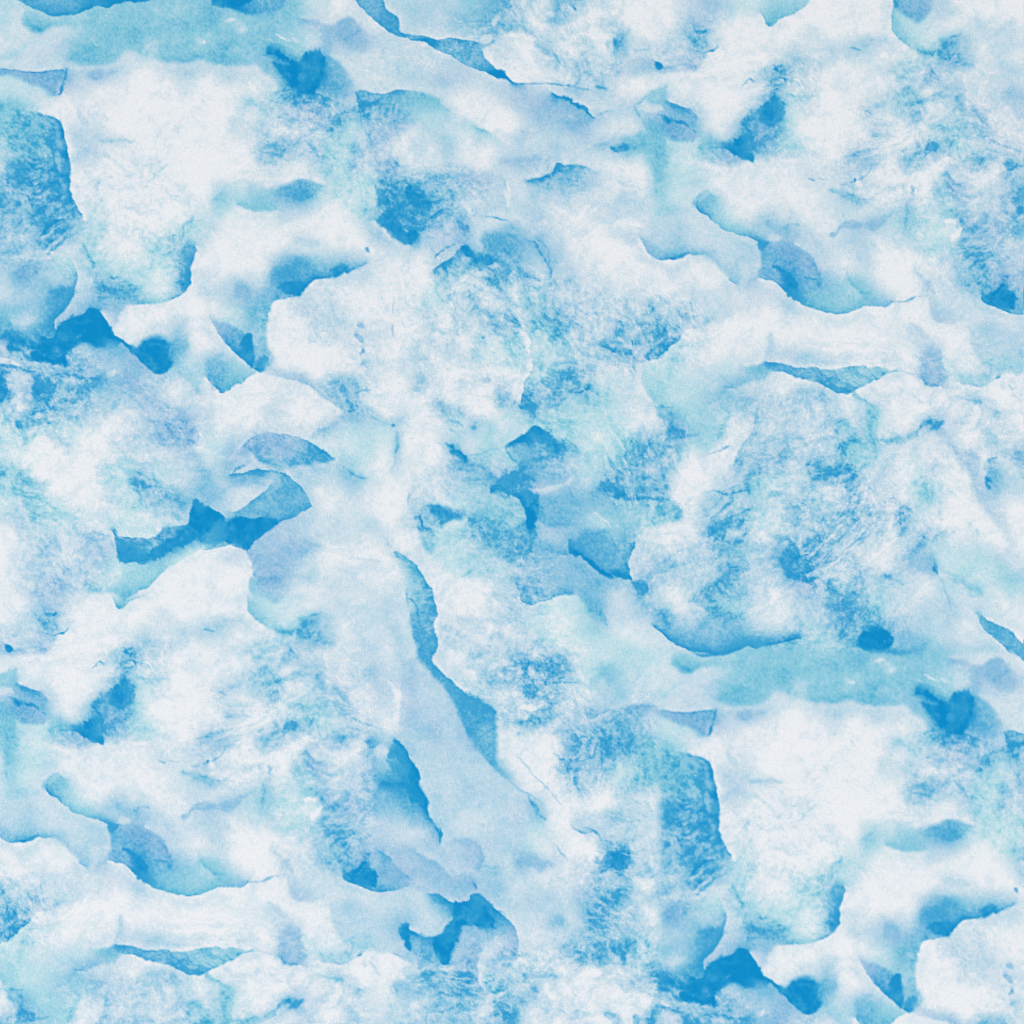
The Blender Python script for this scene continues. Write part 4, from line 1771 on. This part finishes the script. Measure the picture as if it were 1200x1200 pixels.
=22410011200011111144
=22420000000223221245
=22351002212443222224
=32221003211322221124
=22111000433222221122
=22111100014233122222
=33200310002664332222
=34431211113576222223
=34322211225574233223
=22111102124244224323
=11211111343342101234
=12223113334453212333
=22322214345652222233
=22222212455532311244
=12123412346432211244
F440,1080
=23453222375357432211
=22355336763334343121
=22234457743332134111
=11234445643421233211
=00023545544412332211
=00012343344313323123
=00013543244423432442
=00232433334333332241
=00134234555332443142
=01111233332221535321
=02111335333200445200
=22233344333223454211
F600,1080
=31123412235433121244
=31112123344222311233
=31111233343345431244
=31111244534466443455
=11211114443244444223
=23212111001211344455
=24334210002012235665
=22511111000133332776
=21410001000001112555
=42312210000110100435
=51011112100320005544
=41011012200131146122
'''
N=1200
HUE={'l':-.8,'n':0.0,'a':1.0,'m':2.0}
def tok(t): return float(t[:-1])/9.0, HUE[t[-1]]
def parse(txt):
    G={};items=[];org=(0,0)
    grid=np.full((60,60,2),np.nan,np.float32)
    fine=np.full((120,120),np.nan,np.float32)
    row=0
    for ln in txt.strip().splitlines():
        ln=ln.strip()
        if not ln or ln[0]=='#': continue
        if ln[0]=='F':
            org=tuple(int(v) for v in ln[1:].split(',')); row=0; continue
        if ln[0]=='=':
            for i,c in enumerate(ln[1:]): fine[org[1]//10+row,org[0]//10+i]=int(c)/9.0
            row+=1; continue
        if ln[0]=='@':
            org=tuple(int(v) for v in ln[1:].split(',')); row=0; continue
        if ln[0].isdigit():
            toks=ln.split(); assert len(toks)==12,(org,row,len(toks))
            for i,t in enumerate(toks): grid[org[1]//20+row,org[0]//20+i]=tok(t)
            row+=1; continue
        f=[s.strip() for s in ln[1:].split(';')]
        pts=np.array([[float(v) for v in p.split(',')] for p in f[0].split()],np.float64)/5.0+np.array(org)
        items.append((ln[0],pts,f[1:]))
    return grid,fine,items
def cr(P,closed=False,step=0.5):
    n=len(P)
    if n==1: return P.copy()
    if closed: Q=np.vstack([P[-1],P,P[0],P[1 % n]]); m=n
    else: Q=np.vstack([2*P[0]-P[1],P,2*P[-1]-P[-2]]); m=n-1
    out=[]
    for i in range(m):
        p0,p1,p2,p3=Q[i:i+4]
        k=max(2,int(np.hypot(*(p2-p1))/step)); t=np.linspace(0,1,k,endpoint=False)[:,None]
        out.append(0.5*((2*p1)+(-p0+p2)*t+(2*p0-5*p1+4*p2-p3)*t*t+(-p0+3*p1-3*p2+p3)*t**3))
    if not closed: out.append(P[-1:])
    return np.vstack(out)
def sm(t): t=np.clip(t,0,1); return t*t*(3-2*t)
def vnoise(n,scale,rng,sx=1.0,sy=1.0):
    gx=int(n/(scale*sx))+4; gy=int(n/(scale*sy))+4
    r=rng.random((gy,gx),dtype=np.float32)*2-1
    x=np.arange(n)/(scale*sx)+.37; y=np.arange(n)/(scale*sy)+.61
    xi=x.astype(int); yi=y.astype(int); fx=sm(x-xi).astype(np.float32); fy=sm(y-yi).astype(np.float32)
    a=r[yi]*(1-fy)[:,None]+r[yi+1]*fy[:,None]
    return a[:,xi]*(1-fx)+a[:,xi+1]*fx
def fbm(n,scale,oct,rng,gain=.55,sx=1.,sy=1.):
    s=np.zeros((n,n),np.float32);a=1.;t=0
    for o in range(oct):
        s+=a*vnoise(n,scale/2**o,rng,sx,sy);t+=a*a;a*=gain
    return s/np.sqrt(t)*1.7
def bil(A,x,y):
    x=np.clip(x,0,A.shape[1]-1.001);y=np.clip(y,0,A.shape[0]-1.001)
    xi=x.astype(np.int32);yi=y.astype(np.int32);fx=(x-xi).astype(np.float32);fy=(y-yi).astype(np.float32)
    if A.ndim==3: fx=fx[...,None];fy=fy[...,None]
    return (A[yi,xi]*(1-fx)+A[yi,xi+1]*fx)*(1-fy)+(A[yi+1,xi]*(1-fx)+A[yi+1,xi+1]*fx)*fy
def blur(A,r):
    r=int(r)
    if r<1: return A
    for ax in (0,1):
        for _ in range(2):
            P=np.pad(A,[(r+1,r) if i==ax else (0,0) for i in range(A.ndim)],mode='edge')
            c=np.cumsum(P,axis=ax,dtype=np.float64)
            if ax==0: A=((c[2*r+1:]-c[:-2*r-1])/(2*r+1)).astype(np.float32)
            else: A=((c[:,2*r+1:]-c[:,:-2*r-1])/(2*r+1)).astype(np.float32)
    return A
def polymask(P,pad):
    x0,y0=np.floor(P.min(0)-pad).astype(int); x1,y1=np.ceil(P.max(0)+pad).astype(int)+1
    x0,y0=max(x0,0),max(y0,0);x1,y1=min(x1,N),min(y1,N)
    if x1<=x0 or y1<=y0: return None
    Q=P[::2] if len(P)>60 else P
    X,Y=np.meshgrid(np.arange(x0,x1)+.5,np.arange(y0,y1)+.5)
    ins=np.zeros(X.shape,bool)
    A=Q;B=np.roll(Q,-1,0)
    for (ax,ay),(bx,by) in zip(A,B):
        if ay==by: continue
        c=(ay>Y)!=(by>Y)
        ins^=c&(X<(bx-ax)*(Y-ay)/(by-ay)+ax)
    return (x0,y0,x1,y1),ins
def paint(txt,seed=3,grain=True):
    rng=np.random.default_rng(seed)
    grid,fine,items=parse(txt)
    nan=np.isnan(grid[...,0]); grid[nan]=(0.05,0)
    # smooth upsample of the cell colours
    c=np.arange(N)/20.0-.5
    xx,yy=np.meshgrid(c,c)
    pg=np.pad(grid,((2,2),(2,2),(0,0)),mode='edge')
    g=bil(pg,xx+2,yy+2); g=blur(g,4)
    c=np.arange(N)/10.0-.5; xx,yy=np.meshgrid(c,c)
    has=~np.isnan(fine); fw=blur(np.repeat(np.repeat(has.astype(np.float32),10,0),10,1),6)
    fc=g[5::10,5::10,0]; fine=np.where(has,fine,fc)
    fd=blur(bil(np.pad(fine,2,mode='edge'),xx+2,yy+2),2)
    g[...,0]=g[...,0]*(1-.95*fw)+fd*.95*fw
    u=g.copy(); fix=np.zeros((N,N),bool); val=np.zeros((N,N,2),np.float32)
    lam=np.ones((N,N),np.float32)
    near=np.zeros((N,N),np.float32); softm=np.zeros((N,N),np.float32)
    for k,P,f in items:
        if k!='C': continue
        S=cr(P); d=np.gradient(S,axis=0); d/=np.maximum(np.hypot(d[:,0],d[:,1]),1e-6)[:,None]
        nrm=np.stack([d[:,1],-d[:,0]],1)   # left of travel, y down
        s=np.linspace(0,1,len(S))
        xi=S[:,0].astype(int);yi=S[:,1].astype(int)
        ok=(xi>=0)&(xi<N)&(yi>=0)&(yi<N); near[yi[ok],xi[ok]]=1
        av=lambda q: np.mean([tok(t)[0] for t in q.split()]) if q!='-' else .3
        if len(f)<3 and abs(av(f[0])-av(f[1]))<.36: f=list(f)+['5']
        if len(f)>2: softm[yi[ok],xi[ok]]=max(float(f[2])/8.,0)
        for spec,sg in ((f[0],1),(f[1],-1)):
            if spec=='-': continue
            ts=np.array([tok(t) for t in spec.split()])
            if len(ts)==1: ts=np.repeat(ts,2,0)
            q=np.linspace(0,1,len(ts))
            dv=np.interp(s,q,ts[:,0]);hv=np.interp(s,q,ts[:,1])
            dv=np.where(dv<.2,dv*.8+.06,dv)
            ln=np.clip(np.interp(np.arange(len(S)),np.arange(0,len(S)+30,14),rng.random(len(np.arange(0,len(S)+30,14))))*1.5-.35,0,1)
            for off in (1.7,0.8):
                O=S+sg*off*nrm
                if off<1: dv=dv+.17*ln*np.clip((dv-.25)*4,0,1)
                xi=np.round(O[:,0]-.5).astype(int);yi=np.round(O[:,1]-.5).astype(int)
                ok=(xi>=0)&(xi<N)&(yi>=0)&(yi<N)
                fix[yi[ok],xi[ok]]=True; val[yi[ok],xi[ok],0]=dv[ok]; val[yi[ok],xi[ok],1]=hv[ok]
    nb=blur(near,7); lam=0.12*np.clip(1-nb/(nb.max()*.25+1e-9),0.0,1)**2+0.0012
    u[fix]=val[fix]
    lam=lam[...,None]; den=1/(4+lam); lg=lam*g*den
    F=fix
    for it in range(220):
        p=np.pad(u,((1,1),(1,1),(0,0)),mode='edge')
        u=(p[:-2,1:-1]+p[2:,1:-1]+p[1:-1,:-2]+p[1:-1,2:])*den+lg
        u[F]=val[F]
    sb=np.clip(blur(softm,4)*14,0,1)[...,None]; u=u*(1-sb)+blur(u,2)*sb
    # overlays
    wob=fbm(N,12,4,rng,.65); wx=fbm(N,13,4,rng,.7); wy=fbm(N,13,4,rng,.7)
    def overlays(first):
      for k,P,f in items:
        if k in 'BL' and (k=='B' and tok(f[0])[0]<.68 and not (len(f)>1 and float(f[1])<=12))!=first: continue
        if k=='B':
            d,h=tok(f[0]); soft=float(f[1])/5 if len(f)>1 else 2; op=float(f[2]) if len(f)>2 else 1
            if d<.68: op*=.68; soft=soft*1.4+1
            S=cr(P,True,1.0); r=polymask(S,soft*2+8)
            if r is None: continue
            (x0,y0,x1,y1),ins=r
            m=blur(ins.astype(np.float32),max(1,soft*.6))
            w=wob[y0:y1,x0:x1]
            am=min(2.2,.1*np.sqrt(max(ins.sum(),1)))
            yy_,xx_=np.mgrid[0:y1-y0,0:x1-x0].astype(np.float32)
            m=bil(m,xx_+am*wx[y0:y1,x0:x1],yy_+am*wy[y0:y1,x0:x1])
            m=np.clip((m-.5)*1.3+.5+.45*w*(m*(1-m)*4),0,1)*op*np.clip(.88+.38*w,0,1)
            m=m[...,None]; u[y0:y1,x0:x1]=u[y0:y1,x0:x1]*(1-m)+np.array([d,h],np.float32)*m
        elif k=='L':
            d,h=tok(f[0]); w=float(f[1])/5; op=float(f[2]) if len(f)>2 else 1
            S=cr(P,False,.5); pad=w*2+6
            x0,y0=np.floor(S.min(0)-pad).astype(int);x1,y1=np.ceil(S.max(0)+pad).astype(int)+1
            x0,y0=max(x0,0),max(y0,0);x1,y1=min(x1,N),min(y1,N)
            if x1<=x0 or y1<=y0: continue
            m=np.zeros((y1-y0,x1-x0),np.float32)
            t=np.linspace(0,1,len(S)); rr=w*.5*(.35+.65*np.sin(np.pi*np.clip(t,.04,.96))**.6)*(1+.35*np.sin(t*len(S)*.11+P[0,0]))
            for (px,py),r_ in zip(S,rr):
                a,b=int(px-r_-2),int(py-r_-2); e=int(2*r_+5)
                ya,yb,xa,xb=max(b,y0),min(b+e,y1),max(a,x0),min(a+e,x1)
                if ya>=yb or xa>=xb: continue
                X=np.arange(xa,xb)+.5-px;Y=np.arange(ya,yb)+.5-py
                D=np.sqrt(X[None]**2+Y[:,None]**2)
                v=np.clip((r_-D)/1.0+.5,0,1).astype(np.float32)
                sub=m[ya-y0:yb-y0,xa-x0:xb-x0]; np.maximum(sub,v,out=sub)
            yy_,xx_=np.mgrid[0:y1-y0,0:x1-x0].astype(np.float32); am=min(1.3,.4*w)
            m=bil(m,xx_+am*wx[y0:y1,x0:x1],yy_+am*wy[y0:y1,x0:x1])
            m*=op*np.clip(.97+.5*wob[y0:y1,x0:x1],0,1); m=m[...,None]
            u[y0:y1,x0:x1]=u[y0:y1,x0:x1]*(1-m)+np.array([d,h],np.float32)*m
    overlays(True)
    # feathered, streaky passages: white and dye side by side along a brush direction
    X0,Y0=np.meshgrid(np.arange(N,dtype=np.float32),np.arange(N,dtype=np.float32))
    st=.75*fbm(N,9,4,rng,.8,2.0,.65)+.6*fbm(N,13,5,rng,.8)
    cx=fbm(N,60,3,rng);cy=fbm(N,60,3,rng)
    tm=np.zeros((N,N),np.float32)
    mir=lambda v: (N-2)-np.abs(np.mod(v,2*(N-2))-(N-2))
    for k,P,f in items:
        if k!='T': continue
        a=np.radians(float(f[0])); S=cr(P,True,1.0); r=polymask(S,30)
        (x0,y0,x1,y1),ins=r
        m=blur(ins.astype(np.float32),12); sl=np.s_[y0:y1,x0:x1]
        m=np.clip(m*1.2+.35*wob[sl]*m*(1-m)*4,0,1)*float(f[1])*.55
        xr=X0[sl]+9*cx[sl];yr=Y0[sl]+9*cy[sl]
        wv=bil(st,mir(xr*np.cos(a)+yr*np.sin(a)+P[0,0]),mir(-xr*np.sin(a)+yr*np.cos(a)+P[0,1]))
        tm[sl]=np.maximum(tm[sl],m); d=u[sl][...,0]; t=sm(wv/1.7+.5)
        lo=d*.35; hi=np.minimum(d*1.5+.06,1.)
        u[sl][...,0]=d*(1-m)+(lo+(hi-lo)*t)*m
    overlays(False)
    return u,tm,rng
ST=np.array([0,1,3,5,7,9])/9.0
RAMP={ # sRGB
 -1:[(235,237,243),(212,222,235),(177,203,228),(137,181,220),(76,152,210),(6,126,198)],
  0:[(235,238,242),(212,226,235),(172,207,228),(120,187,221),(56,159,211),(7,139,202)],
  1:[(235,239,242),(212,228,236),(172,214,229),(127,197,220),(66,169,211),(7,141,202)],
  2:[(235,239,242),(213,231,236),(180,220,230),(140,205,222),(74,174,211),(7,141,202)]}
def colour(u):
    d=np.clip(u[...,0],0,1.1);h=np.clip(u[...,1],-1,2)
    out=np.zeros(u.shape[:2]+(3,),np.float32)
    for k,cols in RAMP.items():
        w=np.clip(1-np.abs(h-k),0,1)
        c=np.array(cols,np.float32)
        for j in range(3): out[...,j]+=w*np.interp(d,ST,c[:,j])
    return out/255
def lattice(u):
    y,x=np.mgrid[0:N,0:N].astype(np.float32)
    # lower left repeats the upper right of the print, lower right repeats the upper left
    k=sm((x-150)/280.)
    a=bil(u,x+762-14*k,y-683+6*k)
    m=(sm((452-x)/22.)*sm((y-690)/22.))[...,None]
    b=bil(u,x-760.5,y-750.5)
    n=(sm((x-766)/14.)*sm((y-757)/14.))[...,None]
    u=u*(1-m)+a*m
    return u*(1-n)+b*n
def texture(u,tm,rng):
    y,x=np.mgrid[0:N,0:N].astype(np.float32)
    w1x=fbm(N,26,3,rng);w1y=fbm(N,26,3,rng);w2x=fbm(N,5,2,rng);w2y=fbm(N,5,2,rng)
    W1=fbm(N,85,3,rng);W2=fbm(N,85,3,rng)
    tm=np.clip(blur(tm,6)*1.5,0,1); rough=np.clip(.2*sm(fbm(N,90,2,rng)*.6+.5)+.8*tm,0,1); q=.42+.7*tm
    # local contrast of the washes, then ragged pigment edges
    ub=blur(u,12); u=u+np.array([.12,.05],np.float32)*(u-ub)
    A=bil(u,x+1.6*w1x+(.3+.8*rough)*w2x,y+1.6*w1y+(.3+.8*rough)*w2y)
    d=A[...,0];d=d+.055*d*(1-d)*4;h=A[...,1]
    # wisps: noise stretched across the cloth and folded by a slow swirl
    def swirl(scale,oct,k,sx,sy):
        n=fbm(N,scale,oct,rng,.62,sx,sy)
        return bil(n,np.mod(x+k*W1+.31*k*w1x,N-1.01),np.mod(y+k*W2+.31*k*w1y,N-1.01))
    wa=swirl(26,5,34,1.5,.75); wb=swirl(13,4,26,1.8,.6); cl=fbm(N,34,5,rng,.66)
    fine=fbm(N,6,3,rng,.75); grit=fbm(N,2.2,2,rng,.8)
    mid=np.clip(d*1.7,0,1)*np.clip((1.08-d)*2.2,0,1)
    pale=np.clip(1-d*2.2,0,1)
    d=d+q*mid*(.075*wa+.05*wb*(.4+rough)+.05*cl+(.05+.07*rough)*fine+.05*grit)+mid*.03*grit
    d=d+(.9+.6*tm)*pale*(.012+.026*wa+.022*wb+.022*cl+.018*fine+.012*grit)
    # drying lines and dry-brush flecks
    rg=np.clip((1-np.abs(swirl(30,3,30,1.3,.8))-.86)/.14,0,1); pt=sm(fbm(N,55,2,rng)*1.1-.05)
    d+=.035*pt*rg*np.clip(1.1-d*1.4,0,1)
    sp=sm((fine+.5*wb-.75)/.7)*sm(fbm(N,45,2,rng)*1.2)
    d+=(.03+.1*tm)*sp*np.clip(1-d,0,1)*np.clip(d*7,0,1)
    lf=sm((fbm(N,5,2,rng,.7)+.5*wa-.7)/.7)*sm(fbm(N,50,2,rng)*1.2-.1)
    d-=(.08+.3*tm)*lf*np.clip(d-.1,0,1)
    d=d-.11*sm((d-.7)/.3)*np.clip(cl*.7+wa*.5+.25,0,1.6)
    # white filaments and thin blue veins in the feathered passages
    r1=np.clip((1-np.abs(swirl(20,4,24,1.7,.7))-.80)/.20,0,1)**1.5; r2=np.clip((1-np.abs(swirl(24,4,30,1.5,.8))-.84)/.16,0,1)**1.5
    p1=sm(fbm(N,30,2,rng)*.9+.55); p2=sm(fbm(N,26,2,rng)*.9+.35)
    d=d-(.08+.5*tm)*r1*p1*d*np.clip(1.25-d,0,1)
    d=d+(.025+.2*tm)*r2*p2*np.clip(1-d,0,1)*np.clip(.25+d*2.5,0,1)
    d=d+.45*(d-blur(d,1))+.15*(d-blur(d,3))
    h=h*.8+.2+.12*fbm(N,70,3,rng)+.12*wa
    return np.stack([np.clip(d,0,1.05),h],-1)

# ---------------------------------------------------------------- paint the design and lay it out as a half-drop repeat
u, tm, rng = paint(DESIGN)
print_dh = lattice(texture(u, tm, rng))

def axis(margin):
    dense = np.arange(-40, N+40.1, 1.25)
    lo = np.arange(-40-margin, -40, 8.0); hi = np.arange(N+48, N+48+margin, 8.0)
    return np.concatenate([lo, dense, hi])
ax = axis(560); ay = axis(560)
GX, GY = np.meshgrid(ax, ay)
V1 = np.array([760.5, 750.5]); V2 = np.array([-760.0, 682.0])
bx, by = GX.copy(), GY.copy(); best = np.full(GX.shape, 1e9)
for i in range(-3, 4):
    for j in range(-3, 4):
        qx = GX - i*V1[0] - j*V2[0]; qy = GY - i*V1[1] - j*V2[1]
        out = np.maximum(np.maximum(-qx, qx-N+1), np.maximum(-qy, qy-N+1))
        cost = np.maximum(out, 0)*100 + (abs(i)+abs(j))*10
        m = cost < best
        best[m] = cost[m]; bx[m] = qx[m]; by[m] = qy[m]
rgb = colour(bil(print_dh, bx, by))
lin = np.where(rgb <= 0.04045, rgb/12.92, ((rgb+0.055)/1.055)**2.4)

def relief(X, Y):                                     # the cloth does not lie dead flat
    return 0.00035*(np.sin(X*0.0061+1.0)*np.sin(Y*0.0047+.4)+0.5*np.sin(X*0.0113+Y*0.0068)) + 0.0011
H, W = GX.shape
top = np.stack([(GX-N/2)*PX, (N/2-GY)*PX, relief(GX, GY)], -1).reshape(-1, 3)
idx = np.arange(H*W).reshape(H, W)
quads = np.stack([idx[:-1, :-1], idx[1:, :-1], idx[1:, 1:], idx[:-1, 1:]], -1).reshape(-1, 4)
# rim and underside: the cloth is 0.4 mm thick
loop = np.concatenate([idx[0, :-1], idx[:-1, -1], idx[-1, :0:-1], idx[:0:-1, 0]])
low = top[loop] - np.array([0, 0, 0.0004]); n0 = H*W
ring = np.arange(len(loop)) + n0; nx = np.roll(np.arange(len(loop)), -1)
rim = np.stack([loop, loop[nx], ring[nx], ring], -1)
verts = np.vstack([top, low]); faces = np.vstack([quads, rim])
me = bpy.data.meshes.new('printed_fabric')
me.vertices.add(len(verts)); me.vertices.foreach_set('co', verts.astype(np.float32).ravel())
me.loops.add(len(faces)*4); me.loops.foreach_set('vertex_index', faces.astype(np.int32).ravel())
me.polygons.add(len(faces))
me.polygons.foreach_set('loop_start', np.arange(0, len(faces)*4, 4, dtype=np.int32))
me.polygons.foreach_set('use_smooth', np.ones(len(faces), bool))
me.update(calc_edges=True)
ca = me.color_attributes.new('print', 'FLOAT_COLOR', 'POINT')
col = np.ones((len(verts), 4), np.float32); col[:n0, :3] = lin.reshape(-1, 3); col[n0:, :3] = .82
ca.data.foreach_set('color', col.ravel())
fabric = bpy.data.objects.new('printed_fabric', me); scene.collection.objects.link(fabric)
fabric['label'] = 'white cotton fabric printed with blue and aqua watercolour marbling, lying flat'
fabric['category'] = 'fabric'

# ---------------------------------------------------------------- materials
def cloth_material():
    m = bpy.data.materials.new('printed_cotton'); m.use_nodes = True
    nt = m.node_tree; N_ = nt.nodes; L = nt.links; b = N_['Principled BSDF']
    b.inputs['Roughness'].default_value = 0.9; b.inputs['Specular IOR Level'].default_value = 0.08
    at = N_.new('ShaderNodeAttribute'); at.attribute_name = 'print'
    tc = N_.new('ShaderNodeTexCoord')
    def noise(sx, sy, detail=0.0, rough=.5):
        mp = N_.new('ShaderNodeMapping'); mp.inputs['Scale'].default_value = (sx, sy, 1)
        L.new(tc.outputs['Object'], mp.inputs[0])
        t = N_.new('ShaderNodeTexNoise'); t.noise_dimensions = '2D'; t.inputs['Scale'].default_value = 1
        t.inputs['Detail'].default_value = detail; t.inputs['Roughness'].default_value = rough
        L.new(mp.outputs[0], t.inputs['Vector']); return t.outputs[0]
    def math_(op, a, b_=None, c=None):
        n = N_.new('ShaderNodeMath'); n.operation = op
        for k, v in enumerate((a, b_, c)):
            if v is None: continue
            if isinstance(v, (int, float)): n.inputs[k].default_value = v
            else: L.new(v, n.inputs[k])
        return n.outputs[0]
    warp = noise(3000, 480)            # warp threads run up the picture
    weft = noise(480, 2800)            # weft threads run across
    slub = noise(2700, 2700, 0.6)
    mott = noise(700, 700, 2)
    s = math_('ADD', math_('MULTIPLY', math_('SUBTRACT', warp, .5), .26), math_('MULTIPLY', math_('SUBTRACT', weft, .5), .26*.7))
    s = math_('ADD', s, math_('MULTIPLY', math_('SUBTRACT', slub, .5), .40))
    s = math_('ADD', s, math_('MULTIPLY', math_('SUBTRACT', mott, .5), .22))
    # dye takes unevenly on the threads: more where there is more dye
    sep = N_.new('ShaderNodeSeparateColor'); L.new(at.outputs['Color'], sep.inputs[0])
    red = sep.outputs[0]
    dye = math_('SUBTRACT', 1.0, red)
    amt = math_('MULTIPLY_ADD', math_('MULTIPLY', dye, red), 3.4, 0.06)
    k = math_('MULTIPLY', s, amt)
    def chan(o, f): return math_('MULTIPLY', o, math_('MULTIPLY_ADD', k, f, 1.0))
    comb = N_.new('ShaderNodeCombineColor')
    L.new(chan(sep.outputs[0], 1.0), comb.inputs[0]); L.new(chan(sep.outputs[1], .42), comb.inputs[1]); L.new(chan(sep.outputs[2], .2), comb.inputs[2])
    L.new(comb.outputs[0], b.inputs['Base Color'])
    bump = N_.new('ShaderNodeBump'); bump.inputs['Strength'].default_value = .35; bump.inputs['Distance'].default_value = 0.00008
    L.new(math_('ADD', warp, weft), bump.inputs['Height']); L.new(bump.outputs[0], b.inputs['Normal'])
    return m
me.materials.append(cloth_material())

def table_material():
    m = bpy.data.materials.new('table_laminate'); m.use_nodes = True
    nt = m.node_tree; b = nt.nodes['Principled BSDF']; b.inputs['Roughness'].default_value = .6
    t = nt.nodes.new('ShaderNodeTexNoise'); t.inputs['Scale'].default_value = 60; t.inputs['Detail'].default_value = 6
    r = nt.nodes.new('ShaderNodeValToRGB'); r.color_ramp.elements[0].color = (.70, .70, .69, 1); r.color_ramp.elements[1].color = (.78, .78, .77, 1)
    nt.links.new(t.outputs[0], r.inputs[0]); nt.links.new(r.outputs[0], b.inputs['Base Color'])
    return m
tm = bpy.data.meshes.new('table_top'); s = 0.7
tv = [(-s, -s, -.03), (s, -s, -.03), (s, s, -.03), (-s, s, -.03), (-s, -s, 0), (s, -s, 0), (s, s, 0), (-s, s, 0)]
tm.from_pydata(tv, [], [(3, 2, 1, 0), (4, 5, 6, 7), (0, 1, 5, 4), (1, 2, 6, 5), (2, 3, 7, 6), (3, 0, 4, 7)])
tm.materials.append(table_material())
table = bpy.data.objects.new('table_top', tm); scene.collection.objects.link(table); table['kind'] = 'structure'
table['label'] = 'pale table top under the fabric'; table['category'] = 'table'
